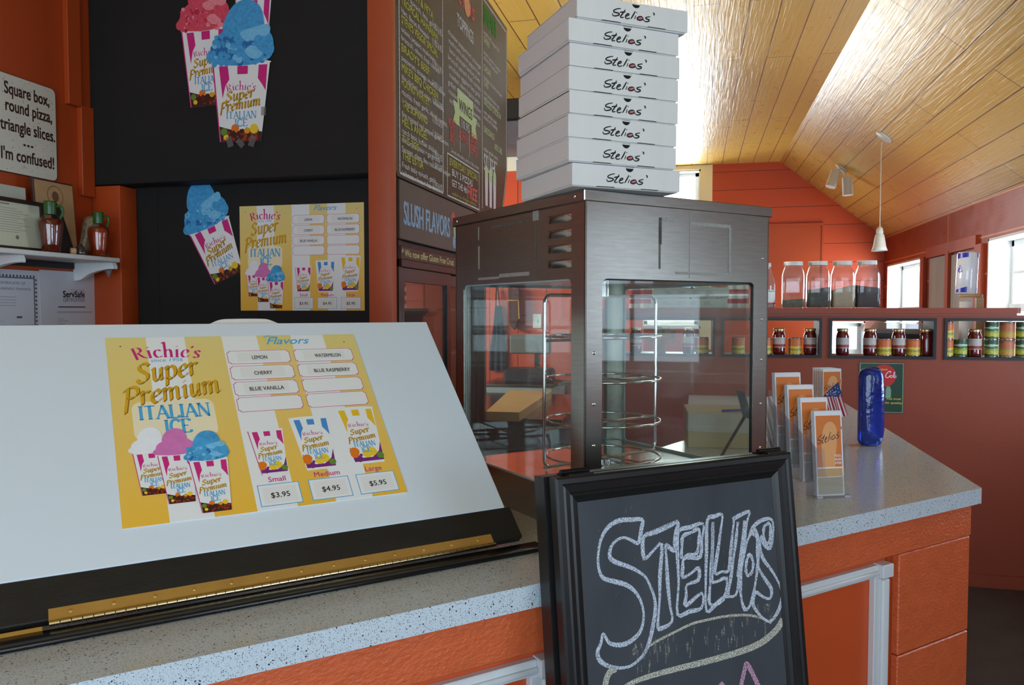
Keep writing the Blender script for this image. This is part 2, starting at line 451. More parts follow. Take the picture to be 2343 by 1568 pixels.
# right wall with its windows
FR = frame((XR, 0, 0), (0, -1, 0), (0, 0, 1))
def yx(px, py): return at_x(px, py, XR).y
WINS = [(yx(2107, 590), yx(2031, 605), 0.98, at_x(2107, 589, XR).z), (yx(2262, 550) - 1.25, yx(2262, 550), 0.98, at_x(2266, 546, XR).z),
        (3.05, 4.25, 0.98, 2.05), (1.1, 2.3, 1.16, 2.08), (-1.6, 0.0, 0.98, 2.05)]
b = MB()
b.holed([(-YB - 0.1, 0), (-YF + 0.1, 0), (-YF + 0.1, ZE), (-YB - 0.1, ZE)], [[(-y1, z0), (-y0, z0), (-y0, z1), (-y1, z1)] for y0, y1, z0, z1 in WINS], -0.22, 0)
struct(b.build('wall_right', m_orange_side), FR)
def window(n, M, x0, y0, x1, y1, depth, grid=(2, 2), lab='white framed sash window in the wall'):
    w = bpy.data.objects.new('window_%d' % n, None); COL.objects.link(w); w.matrix_world = M; w['kind'] = 'structure'
    b = MB(); t = 0.02
    for a in ((x0, y0, x0 + t, y1), (x1 - t, y0, x1, y1), (x0, y1 - t, x1, y1), (x0, y0, x1, y0 + t)): b.box(a[0], a[1], -depth, a[2], a[3], 0.004)
    b.box(x0 - 0.015, y0 - 0.03, -depth, x1 + 0.015, y0 + 0.004, 0.03)
    b.build('window_frame', m_white, w)
    b = MB(); s = 0.045; z0, z1 = -depth + 0.01, -depth + 0.05
    for a in ((x0 + t, y0 + t, x0 + t + s, y1 - t), (x1 - t - s, y0 + t, x1 - t, y1 - t), (x0 + t, y1 - t - s, x1 - t, y1 - t), (x0 + t, y0 + t, x1 - t, y0 + t + s)): b.box(a[0], a[1], z0, a[2], a[3], z1)
    ym = (y0 + y1) / 2; b.box(x0 + t, ym - 0.03, z0, x1 - t, ym + 0.03, z1 + 0.01)
    for i in range(1, grid[0]):
        xm = x0 + (x1 - x0) * i / grid[0]; b.box(xm - 0.011, y0 + t, z0 + 0.008, xm + 0.011, y1 - t, z1 - 0.005)
    for h in (0, 1):
        for i in range(1, grid[1]):
            yy = (y0 if h == 0 else ym) + (ym - y0) * i / grid[1]; b.box(x0 + t, yy - 0.011, z0 + 0.008, x1 - t, yy + 0.011, z1 - 0.005)
    b.build('sash', m_white, w)
    b = MB(); b.box(x0 + t, y0 + t, -depth + 0.024, x1 - t, y1 - t, -depth + 0.028); b.build('pane', m_pane, w)
    return w
for i, (y0, y1, z0, z1) in enumerate(WINS):
    window(i + 1, FR, -y1, z0, -y0, z1, 0.21, (3, 2) if i else (1, 1))
m_reflector = bpy.data.materials.new('reflector_blind'); m_reflector.use_nodes = True  # added unseen blind, mirrored as a soft grey in the warmer header
_tr = nd(m_reflector, 'ShaderNodeBsdfTranslucent'); _tr.inputs['Color'].default_value = (0.5, 0.49, 0.46, 1); _mx = nd(m_reflector, 'ShaderNodeMixShader'); _mx.inputs['Fac'].default_value = 0.22
P(m_reflector).inputs['Base Color'].default_value = (0.62, 0.6, 0.56, 1); P(m_reflector).inputs['Roughness'].default_value = 0.8
lk(m_reflector, P(m_reflector), 'BSDF', _mx, 1); lk(m_reflector, _tr, 'BSDF', _mx, 2); lk(m_reflector, _mx, 'Shader', m_reflector.node_tree.nodes['Material Output'], 'Surface')
for y0, y1, z0, z1 in ((1.60, 2.3, 1.60, 2.08), (1.84, 2.3, 1.16, 1.5995)):
    b = MB(FR); b.box(-y1 + 0.021, z0, -0.05, -y0 - 0.021, z1 - 0.021, -0.047); struct(b.build('trim_9', m_reflector))
# orange boards applied round the small recess between the two visible windows
b = MB(FR)
pa, pb = yx(2130, 592), yx(2169, 586)
pc, pd = yx(2180, 585), yx(2236, 577)
for y, w_ in ((yx(2118, 590), 0.10), (yx(2175, 586), 0.09), (yx(2247, 575), 0.16)): b.box(-y - w_ / 2, 0.9, 0, -y + w_ / 2, at_x(2200, 575, XR).z + 0.02, 0.035)
b.box(-pa - 0.06, at_x(2150, 586, XR).z, 0, -pd + 0.05, at_x(2150, 586, XR).z + 0.10, 0.03)
struct(b.build('trim_1', m_orange))
b = MB(FR); b.box(-pa, 0.9, 0.002, -pb, at_x(2150, 588, XR).z, 0.012); b.box(-pc, 0.9, 0.002, -pd, at_x(2200, 580, XR).z, 0.012)
struct(b.build('trim_2', mat('weathered_grey_board', (176, 174, 168), 0.6, noise=0.25, nscale=3, stretch=(1, 1, 0.3))))

# back gable wall with its tall window
FB = facing_viewer((0, YB, 0))
bx0, bx1 = at_y(1470, 420, YB).x, at_y(1603, 420, YB).x
bz1 = at_y(1603, 388, YB).z
lwx0, lwx1 = at_y(1893, 780, YB).x, at_y(1979, 780, YB).x
b = MB(); b.holed([(XK - 0.1, 0), (XR + 0.2, 0), (XR + 0.2, ZE), (XR, ZE), (XRIDGE, ZC), (XK - 0.1, ZC)], [[(bx0, 1.3), (bx1, 1.3), (bx1, bz1), (bx0, bz1)], [(lwx0, 0.6), (lwx1, 0.6), (lwx1, 1.37), (lwx0, 1.37)]], -0.22, 0)
struct(b.build('wall_back', m_orange_gable), FB)
window(6, FB, bx0, 1.3, bx1, bz1, 0.2, (1, 1))
window(8, FB, lwx0, 0.6, lwx1, 1.37, 0.2, (1, 1))
b = MB(FB); cx1 = at_y(1630, 420, YB).x
b.box(bx1, 1.0, 0, cx1, ZC - 0.005, 0.03); b.box(bx0 - 0.16, 1.0, 0, bx0, ZC - 0.005, 0.03); b.box(bx0, bz1, 0, bx1, ZC - 0.005, 0.03)
struct(b.build('trim_3', m_cream))
b = MB(FB); dx0, dx1, dz = at_y(1640, 520, YB).x, at_y(1880, 518, YB).x, at_y(1800, 518, YB).z
b.box(dx0, 0.0, 0, dx1, dz, 0.012); b.box(dx0 - 0.05, dz, 0, dx1 + 0.03, dz + 0.03, 0.03); b.box(dx1, 0, 0, dx1 + 0.02, dz, 0.02)
struct(b.build('door_1', m_orange))
# shopfront wall behind the viewer
b = MB(); b.holed([(XK - 0.1, 0), (XR + 0.2, 0), (XR + 0.2, ZC), (XK - 0.1, ZC)], [[(-1.9, 0.6), (2.05, 0.6), (2.05, 2.75), (-1.9, 2.75)]], 0, 0.2)
struct(b.build('wall_front', m_orange), facing_viewer((0, YF, 0)))
window(7, frame((0, YF, 0), (-1, 0, 0), (0, 0, 1)), -2.05, 0.6, 1.9, 2.75, 0.19, (4, 2))
# left wall, corner boards
FL = facing_right((XL, 0, 0))
b = MB(FL); b.box(YF - 0.1, 0, -0.15, 2.80, ZC, 0); struct(b.build('wall_left', m_orange))
b = MB(FL)
b.box(2.535, at_x(155, 240, XL).z, 0, 2.60, ZC, 0.022, bev=0.002); b.box(2.595, 1.95, 0, 2.66, at_x(175, 240, XL).z, 0.022, bev=0.002)
struct(b.build('trim_4', m_orange))
FKS = facing_right((XK, 0, 0))
b = MB(); b.holed([(2.7, 0), (YB, 0), (YB, ZC), (2.7, ZC)], [[(3.8, 1.4), (5.4, 1.4), (5.4, 2.5), (3.8, 2.5)]], -0.15, 0); struct(b.build('wall_kitchen_side', m_orange), FKS)
window(9, FKS, 3.8, 1.4, 5.4, 2.5, 0.14, (2, 1))  # unseen window, added as an opening for the kitchen fill light
YP = 2.662
px0 = at_y(890, 400, 2.80).x
b = MB(); b.box(XL, 2.762, 0, px0, 2.80, ZC); b.box(XL + 0.004, YP, 2.0, px0, 2.762, ZC, bev=0.003)
for px in (362, 590): x = at_y(px, 560, 2.762).x; b.box(x, 2.760, 1.0, x + 0.003, 2.762, 2.0)
struct(b.build('wall_black', m_black))
b = MB(); b.box(XL + 0.002, YP, 0, -2.219, 2.76, 1.996, bev=0.004, seg=2); struct(b.build('trim_5', m_orange))
b = MB(); xl_, xr_ = at_y(842, 400, 2.635).x, at_y(895, 400, 2.635).x
b.box(xl_, 2.635, 0, xr_, 2.685, ZC, bev=0.003, seg=2); struct(b.build('trim_6', mat('orange_post', (176, 80, 46), 0.5, noise=0.06, nscale=9, bump=0.1)))
# kitchen partition seen past the menu board
b = MB(); b.box(XK, 6.3, 0, -0.42, 6.42, at_y(1175, 392, 6.3).z); struct(b.build('wall_kitchen', boards('orange_kitchen_boards', (204, 74, 26), 0.24, 0.004, 6.0, 'ZX', 0.45, 0.12)))
b = MB(); b.box(XK, 6.28, at_y(1175, 392, 6.3).z, -0.42, 6.42, at_y(1175, 350, 6.3).z); struct(b.build('trim_7', m_cream))

# low partition wall with framed pass-through openings
YH = 4.672
FH = facing_viewer((0, YH, 0))
OPEN = [(-0.442, 0.105), (0.141, 0.685), (0.724, 1.271), (1.31, 1.857)]
OZ0, OZ1 = 1.236, 1.461
b = MB(); b.holed([(-0.56, 0), (XR, 0), (XR, 1.476), (-0.56, 1.476)], [[(x0, OZ0), (x1, OZ0), (x1, OZ1), (x0, OZ1)] for x0, x1 in OPEN], -0.2, 0)
struct(b.build('wall_partition', mat('partition_paint', (138, 62, 38), 0.5, noise=0.05, nscale=3, bump=0.15, bscale=90)), FH)
m_frame = mat('black_frame_paint', (24, 27, 28), 0.45)
for k, (x0, x1) in enumerate(OPEN):
    b = MB(); t = 0.015
    b.holed([(x0, OZ0), (x1, OZ0), (x1, OZ1), (x0, OZ1)], [[(x0 + t, OZ0 + t), (x1 - t, OZ0 + t), (x1 - t, OZ1 - t), (x0 + t, OZ1 - t)]], -0.2, 0.008)
    struct(b.build('trim_%d' % (10 + k), m_frame), FH)
b = MB(); lx = at_y(2335, 712, YH).x
b.prism([(-0.6, YH - 0.02)] + [(lx - 0.02 + 0.02 * cos(radians(a)), YH + 0.02 * sin(radians(a))) for a in (-90, -60, -30, 0)] + [(lx, YH + 0.27), (-0.6, YH + 0.27)], 1.487, 1.517)
b.box(-0.58, YH - 0.012, 1.472, lx - 0.02, YH + 0.22, 1.4875)
struct(b.build('trim_8', mat('ledge_paint', (138, 60, 38), 0.45, bump=0.1)))
b = MB(); b.box(-0.56, YH - 0.015, 0, XR, YH, 0.07); struct(b.build('baseboard_partition', mat('partition_paint', (138, 62, 38))))

# ------------------------------------------------------------------ counter frame: x along the front edge, y away from the viewer
CT = 1.01
LA = radians(44.5)
DV, NV = Vector((cos(LA), sin(LA), 0)), Vector((-sin(LA), cos(LA), 0))
LOC = T(0.773, 2.388, 0) @ R(LA)
def W(x, y, z): return LOC @ Vector((x, y, z))
def L_(x, y, z, a=0.0): return LOC @ T(x, y, z) @ R(a)
LI = LOC.inverted()
m_top = speckle('speckled_laminate', (202, 215, 224), [(620, 0.36, (140, 146, 150)), (420, 0.24, (96, 100, 104)), (230, 0.07, (52, 52, 54)), (700, 0.2, (228, 232, 232))], 0.18)
def w2(x, y): p = W(x, y, 0); return (p.x, p.y)
poly = [w2(-2.5, 0), w2(0, 0), (0.773, YH - 0.001), (-0.04, YH - 0.001), (-0.04, 3.02), w2(-0.60, 0.84), w2(-2.5, 0.84)]
b = MB(); b.prism(poly, CT - 0.043, CT)
tag(b.build('countertop', m_top), 'long speckled grey laminate countertop with a diagonal front edge', 'countertop')
cb = thing('counter_base', 'orange painted plank counter base with white moulding under the speckled countertop', 'counter')
poly2 = [w2(-2.5, 0.055), w2(0.0, 0.055), (0.735, YH - 0.001), (0.0, YH - 0.001), (0.0, 3.04), w2(-0.62, 0.80), w2(-2.5, 0.80)]
b = MB(); b.prism(poly2, 0, CT - 0.0435); b.build('carcass', mat('counter_orange_lit', (206, 84, 38), 0.42, noise=0.06, nscale=3, bump=0.12, bscale=40), cb)  # carcass orange also raised, carrying the counter's brighter light in its colour
b = MB(LOC); b.box(-2.5, 0.032, 0.868, 0.012, 0.056, CT - 0.045, bev=0.003); b.build('top_rail', m_orange_plank, cb)
for z0, z1 in ((0.598, 0.866), (0.28, 0.595), (0.0, 0.277)):
    b = MB(LOC); b.box(-0.322, 0.034, z0, 0.010, 0.056, z1, bev=0.003); b.build('plank', m_orange_plank, cb)
b = MB(LOC); b.box(-0.352, 0.046, 0.0, -0.334, 0.056, 0.862, bev=0.001); b.build('edge_strip', m_orange, cb)
m_mold = mat('white_moulding', (214, 218, 220), 0.35)
for xa, xb in ((-1.32, -0.36), (-2.5, -1.40)):
    mo = MB(LOC)
    mo.box(xa, 0.038, 0.820, xb - 0.044, 0.056, 0.851, bev=0.002); mo.box(xa, 0.032, 0.826, xb - 0.044, 0.040, 0.838, bev=0.003, seg=2)
    mo.build('horizontal_moulding', m_mold, cb)
    mo = MB(LOC); mo.box(xb - 0.058, 0.038, 0.06, xb, 0.056, 0.820, bev=0.002); mo.box(xb - 0.034, 0.030, 0.06, xb - 0.006, 0.040, 0.812, bev=0.004, seg=2)
    mo.build('vertical_moulding', m_mold, cb)
    mo = MB(LOC); mo.box(xb - 0.044, 0.024, 0.818, xb, 0.056, 0.853, bev=0.002); mo.build('corner_block', m_mold, cb)

# ------------------------------------------------------------------ printed pieces shared by the posters and cut-outs
PINK, GOLD, GOLDD, SKY = (205, 40, 125), (214, 164, 38), (120, 86, 26), (74, 168, 216)
pm = {}
def ink(name, col, **k):
    pm[name] = mat('ink_' + name, col, 0.45, **k); return pm[name]
for n_, c_ in dict(white=(232, 234, 232), pink=PINK, gold=GOLD, golddark=GOLDD, sky=SKY, black=(30, 30, 32), orange=(228, 120, 30), yellow=(238, 200, 50), red=(160, 40, 32),
                   brown=(66, 30, 24), green=(96, 140, 50), purple=(120, 40, 120), cupblue=(70, 140, 205), cupyellow=(232, 188, 40), shadow=(196, 160, 70), tape=(228, 228, 224)).items(): ink(n_, c_)
ink('scoopblue', (70, 160, 214), noise=0.22, nscale=70); ink('scoopblue_light', (120, 194, 232), noise=0.15, nscale=90); ink('scoopblue_deep', (38, 112, 178), noise=0.2, nscale=90)
ink('scooppink', (214, 120, 184), noise=0.1, nscale=60); ink('scoopwhite', (236, 238, 242), noise=0.03, nscale=60)
ink('scoopred', (218, 78, 98), noise=0.22, nscale=70); ink('scoopred_light', (236, 138, 148), noise=0.15, nscale=90); ink('scoopred_deep', (184, 48, 70), noise=0.2, nscale=80)
INKS = list(pm); IDX = {n: i for i, n in enumerate(INKS)}; INKM = [pm[n] for n in INKS]
SERIF = {  # thin serif capitals, strokes in a 0..1 high box: (width, [polylines], [serif x, y])
    'I': (0.34, [[(0.17, 0), (0.17, 1)]], [(0.17, 0), (0.17, 1)]),
    'T': (0.74, [[(0.37, 0), (0.37, 1)], [(0.04, 0.97), (0.70, 0.97)]], [(0.37, 0)]),
    'A': (0.80, [[(0.06, 0), (0.40, 1)], [(0.40, 1), (0.74, 0)], [(0.2, 0.36), (0.6, 0.36)]], [(0.06, 0), (0.74, 0)]),
    'L': (0.64, [[(0.14, 0), (0.14, 1)], [(0.14, 0.03), (0.6, 0.03)], [(0.6, 0.03), (0.6, 0.2)]], [(0.14, 1), (0.1, 0)]),
    'N': (0.86, [[(0.12, 0), (0.12, 1)], [(0.12, 1), (0.72, 0)], [(0.72, 0), (0.72, 1)]], [(0.12, 0), (0.12, 1), (0.72, 1)]),
    'C': (0.78, [[(0.70, 0.80), (0.58, 0.95), (0.40, 0.98), (0.20, 0.86), (0.10, 0.5), (0.2, 0.14), (0.40, 0.02), (0.58, 0.05), (0.72, 0.22)]], []),
    'E': (0.66, [[(0.14, 0), (0.14, 1)], [(0.14, 0.97), (0.58, 0.97)], [(0.14, 0.52), (0.48, 0.52)], [(0.14, 0.03), (0.62, 0.03)], [(0.62, 0.03), (0.62, 0.2)], [(0.58, 0.97), (0.58, 0.82)]], [(0.1, 0), (0.1, 1)]),
}
def serif(b, s, x, y, h, z, mi, w=None, thick=0.13):
    tot = sum(SERIF[c][0] for c in s); k = h if w is None else w / tot
    for c in s:
        wd, pl, sf = SERIF[c]
        for j, q in enumerate(pl):
            thin = (c == 'A' and j == 0) or (c == 'N' and j != 1) or (len(q) == 2 and q[0][1] == q[1][1])
            b.stroke([(x + a * k, y + d * h) for a, d in q], h * thick * (0.5 if thin else 1), z, mi, smooth=len(q) > 2, k=3)
        for a, d in sf: b.stroke([(x + (a - 0.14) * k, y + (d + (0.03 if d == 0 else -0.03)) * h), (x + (a + 0.14) * k, y + (d + (0.03 if d == 0 else -0.03)) * h)], h * 0.06, z, mi, smooth=False)
        x += wd * k
NIB = {  # broad pen letters: (advance, strokes); x-height 0.5, capitals 0.75
    'S': (0.56, [[(.48, .66), (.40, .74), (.24, .75), (.12, .66), (.14, .52), (.30, .40), (.42, .28), (.40, .10), (.26, 0), (.10, .02), (.02, .12)]]),
    'u': (0.54, [[(.05, .46), (.12, .5), (.12, .2), (.14, .06), (.22, 0), (.32, .06), (.39, .22)], [(.41, .5), (.39, .15), (.42, .02), (.51, .07)]]),
    'p': (0.52, [[(.04, .44), (.11, .5), (.10, .1), (.07, -.26)], [(.11, .34), (.22, .49), (.36, .48), (.44, .32), (.40, .10), (.26, 0), (.12, .06)]]),
    'e': (0.45, [[(.09, .23), (.30, .29), (.38, .39), (.30, .5), (.18, .46), (.08, .30), (.08, .12), (.18, 0), (.32, .04), (.42, .13)]]),
    'r': (0.41, [[(.04, .44), (.11, .5), (.11, .0)], [(.11, .32), (.20, .46), (.30, .5), (.38, .46)]]),
    'P': (0.60, [[(.18, .72), (.14, .3), (.06, -.24)], [(.0, .60), (.14, .72), (.38, .76), (.54, .64), (.52, .44), (.36, .33), (.18, .34)]]),
    'm': (0.80, [[(.04, .44), (.11, .5), (.11, 0)], [(.11, .32), (.22, .49), (.34, .47), (.36, .3), (.36, 0)], [(.36, .32), (.47, .49), (.60, .47), (.62, .3), (.62, .08), (.67, .0), (.77, .07)]]),
    'i': (0.27, [[(.04, .44), (.12, .5), (.12, .08), (.16, 0), (.25, .06)], [(.10, .66), (.17, .72)]]),
    'R': (0.66, [[(.13, .72), (.13, 0)], [(.02, .72), (.34, .73), (.48, .60), (.40, .42), (.14, .38)], [(.28, .38), (.46, .10), (.64, .0)], [(.02, .0), (.25, .0)]]),
    'c': (0.45, [[(.40, .40), (.28, .5), (.14, .44), (.07, .24), (.14, .06), (.26, 0), (.42, .09)]]),
    'h': (0.57, [[(.02, .88), (.12, .92), (.12, 0)], [(.12, .32), (.24, .49), (.38, .46), (.42, .3), (.42, 0)], [(.02, 0), (.22, 0)], [(.32, 0), (.53, 0)]]),
    's': (0.38, [[(.33, .42), (.22, .5), (.10, .44), (.12, .32), (.26, .22), (.30, .10), (.20, 0), (.04, .05)]]),
    "'": (0.15, [[(.06, .62), (.10, .76)]]),
    'I': (0.28, [[(.12, .5), (.12, .0)], [(.03, .48), (.12, .5)], [(.03, 0), (.22, 0)], [(.10, .66), (.15, .70)]]),
}
def nib(b, s, x, y, h, z, mi, w, pen, ang, shear=0.0, rot=0.0, arch=0.0):
    """letters written with a flat pen held at one angle"""
    tot = sum(NIB[c][0] for c in s); k = w / tot; cx = 0.0
    nx, ny = cos(ang) * pen / 2, sin(ang) * pen / 2
    for c in s:
        adv, sts = NIB[c]
        t = (cx + adv * k / 2) / w * 2 - 1
        ca, dy = -arch * t, -arch * h * 0.42 * t * t
        for st in sts:
            q = smooth_path(st, 4); v = []
            for px, py in q:
                X, Y = (px - adv / 2) * k, py * h
                X, Y = X * cos(ca) - Y * sin(ca), X * sin(ca) + Y * cos(ca)
                X += cx + adv * k / 2; Y += dy
                X += shear * Y
                for sg in (1, -1):
                    A, B = X + sg * nx, Y + sg * ny
                    v.append((x + A * cos(rot) - B * sin(rot), y + A * sin(rot) + B * cos(rot), z))
            n_ = len(q)
            b.add(v, [(2 * i, 2 * i + 1, 2 * i + 3, 2 * i + 2) for i in range(n_ - 1)], mi)
        cx += adv * k
def richies(b, x, y, w, h, z, mi): nib(b, "RIchIe's", x, y, h, z, mi, w, h * 0.12, radians(12), arch=0.3)
def draw_cup(b, x, y, w, h, z, stripe='pink', scoop=None, fruit='berries', lean=0.0, detail=True):
    """printed paper cup: x,y bottom centre; w rim width; h body height"""
    zz = [z]
    def up(): zz[0] += 0.00006; return zz[0]
    wb = w * 0.36; wt = w * 0.5
    side = lambda v: wb + (wt - wb) * v
    Pt = lambda u, v: (x + u * side(v) * 1.0, y + v * h)          # u in -1..1
    b.poly([Pt(-1.03, 0), Pt(1, 0), Pt(1, 1), Pt(-1.03, 1)], up(), IDX['pink' if stripe == 'pink' else 'white'])
    b.poly([Pt(-0.98, 0.0), Pt(1, 0.0), Pt(1, 1), Pt(-0.98, 1)], up(), IDX['white'])
    zs = up()
    S = IDX[{'pink': 'pink', 'blue': 'cupblue', 'yellow': 'cupyellow'}[stripe]]
    b.poly([Pt(-0.80, 0.97), Pt(-0.48, 0.97), Pt(-0.44, 0.80), Pt(-0.60, 0.72), Pt(-0.74, 0.56)], zs, S)
    b.poly([Pt(-0.14, 0.97), Pt(0.24, 0.97), Pt(0.24, 0.86), Pt(-0.14, 0.86)], zs, S)
    b.poly([Pt(0.62, 0.97), Pt(0.92, 0.97), Pt(0.96, 0.64), Pt(0.80, 0.72), Pt(0.62, 0.80)], zs, S)
    r = random.Random(int(w * 1e5))
    if fruit == 'berries':
        b.poly([Pt(-0.97, 0.0), Pt(1, 0.0), Pt(1, 0.12), Pt(0.5, 0.15), Pt(0.1, 0.13), Pt(-0.5, 0.16), Pt(-0.97, 0.2)], up(), IDX['brown'])
        zs = up()
        for i in range(36):
            u, v = r.uniform(-0.85, 0.88), r.uniform(0.02, 0.15)
            b.disc(*Pt(u, v), w * 0.030, z=zs + i * 1e-6, mi=IDX[r.choice(['red', 'red', 'brown', 'golddark'])], n=8)
        zs = up()
        for u, v, q, c in ((-0.25, 0.17, 0.07, 'orange'), (0.62, 0.16, 0.075, 'yellow'), (0.3, 0.14, 0.05, 'gold'), (-0.78, 0.13, 0.06, 'green'), (-0.7, 0.06, 0.045, 'yellow')): b.disc(*Pt(u, v), w * q, z=zs, mi=IDX[c], n=14)
        for i in range(14): b.disc(*Pt(r.uniform(-0.4, 0.1), r.uniform(0.05, 0.14)), w * 0.03, z=zs + 5e-5 + i * 1e-6, mi=IDX['brown'], n=8)
    else:
        b.poly([Pt(-0.97, 0.04), Pt(1, 0.04), Pt(0.99, 0.36), Pt(0.8, 0.2), Pt(0.3, 0.1), Pt(-0.4, 0.1), Pt(-0.97, 0.3)], up(), IDX['purple'])
        zs = up()
        for k_, (u, v, q, c) in enumerate(((-0.75, 0.22, 0.12, 'orange'), (-0.8, 0.17, 0.10, 'orange'), (0.0, 0.17, 0.12, 'yellow'), (0.32, 0.2, 0.13, 'yellow'), (0.82, 0.12, 0.09, 'green'), (-0.5, 0.1, 0.05, 'purple'), (-0.42, 0.15, 0.04, 'purple'), (-0.6, 0.06, 0.05, 'purple'))): b.disc(*Pt(u, v), w * q, z=zs + k_ * 5e-6, mi=IDX[c], n=16)
    zs = up() + 1e-4
    richies(b, x - w * 0.25, y + h * 0.66, w * 0.50, w * 0.145, zs, IDX['pink'])
    for c, dz, dx in (('golddark', 0, 0.010), ('gold', 3e-5, 0)):
        nib(b, 'Super', x - w * 0.27 + dx * w, y + h * 0.515 - dx * w, w * 0.195, zs + dz, IDX[c], w * 0.50, w * 0.034, radians(35), 0.2, 0.14)
        nib(b, 'Premium', x - w * 0.37 + dx * w, y + h * 0.385 - dx * w, w * 0.185, zs + dz, IDX[c], w * 0.72, w * 0.033, radians(35), 0.2, 0.14)
    serif(b, 'ITALIAN', x - w * 0.26, y + h * 0.295, h * 0.092, zs, IDX['sky'], w * 0.54, 0.16)
    serif(b, 'ICE', x - w * 0.11, y + h * 0.195, h * 0.092, zs, IDX['sky'], w * 0.23, 0.16)
    # rim and ice
    zr = zs + 1e-4
    b.poly([(x + w * 0.525 * cos(a), y + h + w * 0.045 * sin(a)) for a in [2 * pi * i / 28 for i in range(28)]], zr, IDX['white'])
    if scoop:
        c, cl, cdp = scoop
        zq = zr + 5e-5
        def blob(pts, ci, k=0): b.poly(smooth_path([(x + p * w, y + h + q * w) for p, q in pts], 4, True), zq + k * 1e-5, IDX[ci])
        blob([(-0.56, 0.03), (-0.62, 0.14), (-0.54, 0.24), (-0.50, 0.36), (-0.40, 0.46), (-0.2, 0.56), (0.1, 0.60), (0.35, 0.56), (0.52, 0.42), (0.56, 0.24), (0.50, 0.06), (0.2, -0.03), (-0.2, -0.03)], c)
        blob([(-0.32, 0.50), (-0.28, 0.72), (-0.12, 0.92), (0.10, 0.98), (0.30, 0.88), (0.38, 0.66), (0.34, 0.48), (0.0, 0.44)], cl if cl.endswith('white') else c, 1)
        if cdp != c:
            for k_ in range(110):
                a, q = r.uniform(-0.50, 0.42), r.uniform(0.0, 0.42)
                b.disc(x + a * w, y + h + q * w, w * r.uniform(0.018, 0.06), z=zq + 2e-5 + k_ * 5e-7, mi=IDX[r.choice([c, c, c, cdp, cl])], n=16)
            blob([(-0.02, 0.48), (0.25, 0.55), (0.46, 0.58), (0.50, 0.48), (0.42, 0.40), (0.1, 0.34)], cl, 8)
            blob([(0.06, 0.18), (0.16, 0.26), (0.34, 0.22), (0.36, 0.10), (0.2, 0.06)], cl, 9)
            blob([(0.22, 0.36), (0.30, 0.42), (0.54, 0.30), (0.56, 0.14), (0.42, 0.12), (0.26, 0.24)], c, 10)
    return b
# ------------------------------------------------------------------ hinged display board on the counter
m_boardw = mat('white_laminate', (214, 225, 232), 0.28, noise=0.012, nscale=2)
m_boardb = mat('black_stained_board', (30, 29, 28), 0.5, noise=0.35, nscale=9, stretch=(1, 4, 1), bump=0.15)
m_brass = mat('brass', (206, 166, 92), 0.42, metal=0.75, noise=0.12, nscale=12)
m_steel = mat('polished_steel', (200, 200, 198), 0.16, metal=1.0)
s45 = (NV + Vector((0, 0, 1))).normalized()
BO = W(-1.38, 0.192, CT)
BF = frame(BO, DV, s45)
lid = thing('display_board', 'large white sloping board with black lower band and brass hinge on the counter', 'board', BF)
b = MB(); b.box(-1.30, 0.100, -0.018, 0.0, 0.655, 0.0, bev=0.002); b.build('white_panel', m_boardw, lid)
b = MB(); b.box(-1.30, 0.026, -0.020, 0.012, 0.100, 0.0, bev=0.002); b.build('lower_band', m_boardb, lid)
b = MB(); b.box(-0.842, 0.022, 0.0, -0.059, 0.043, 0.0016); leaf = b.build('piano_hinge', m_brass, lid)
b = MB()
for i in range(52): x = -0.842 + i * 0.01506; b.cyl((x + 0.0006, 0.0175, 0.004), (x + 0.0145, 0.0175, 0.004), 0.0046, n=12)
b.build('hinge_knuckles', mat('worn_brass', (216, 200, 160), 0.22, metal=1.0), leaf)
for i in range(13):
    b = MB(T(-0.812 + i * 0.06, 0.034, 0.0016)); b.lathe([(0.0032, 0), (0.0030, 0.0008), (0.0014, 0.0012), (0.0001, 0.0009)], 10); b.build('screw', m_brass, leaf)
b = MB(); b.box(-1.30, 0.003, 0.0, -0.85, 0.016, 0.004, bev=0.001); b.build('brass_strip', m_brass, lid)
b = MB(); b.prism(smooth_path([(-0.598, 0.640), (-0.598, 0.664), (-0.53, 0.668), (-0.50, 0.682), (-0.475, 0.686), (-0.405, 0.686), (-0.385, 0.682), (-0.36, 0.668), (-0.318, 0.664), (-0.318, 0.640)], 3, True), -0.034, -0.0185)
b.build('handle', mat('white_plastic', (230, 232, 230), 0.35), lid)
for x in (-1.28, -0.06):
    b = MB(); b.add([(0, 0, 0)], []); c = MB(BF.inverted() @ L_(0, 0, 0)); c.box(-1.38 + x - 0.01, 0.585, CT + 0.001, -1.38 + x + 0.01, 0.61, CT + 0.39); c.build('prop_leg', m_boardb, lid)
b = MB(LOC); b.box(-2.6, 0.150, CT, -1.345, 0.197, CT + 0.009, bev=0.003, seg=2)
tag(b.build('sill_strip', mat('glossy_black_paint', (18, 18, 20), 0.22)), 'glossy black wooden strip lying on the counter under the brass hinge', 'strip')

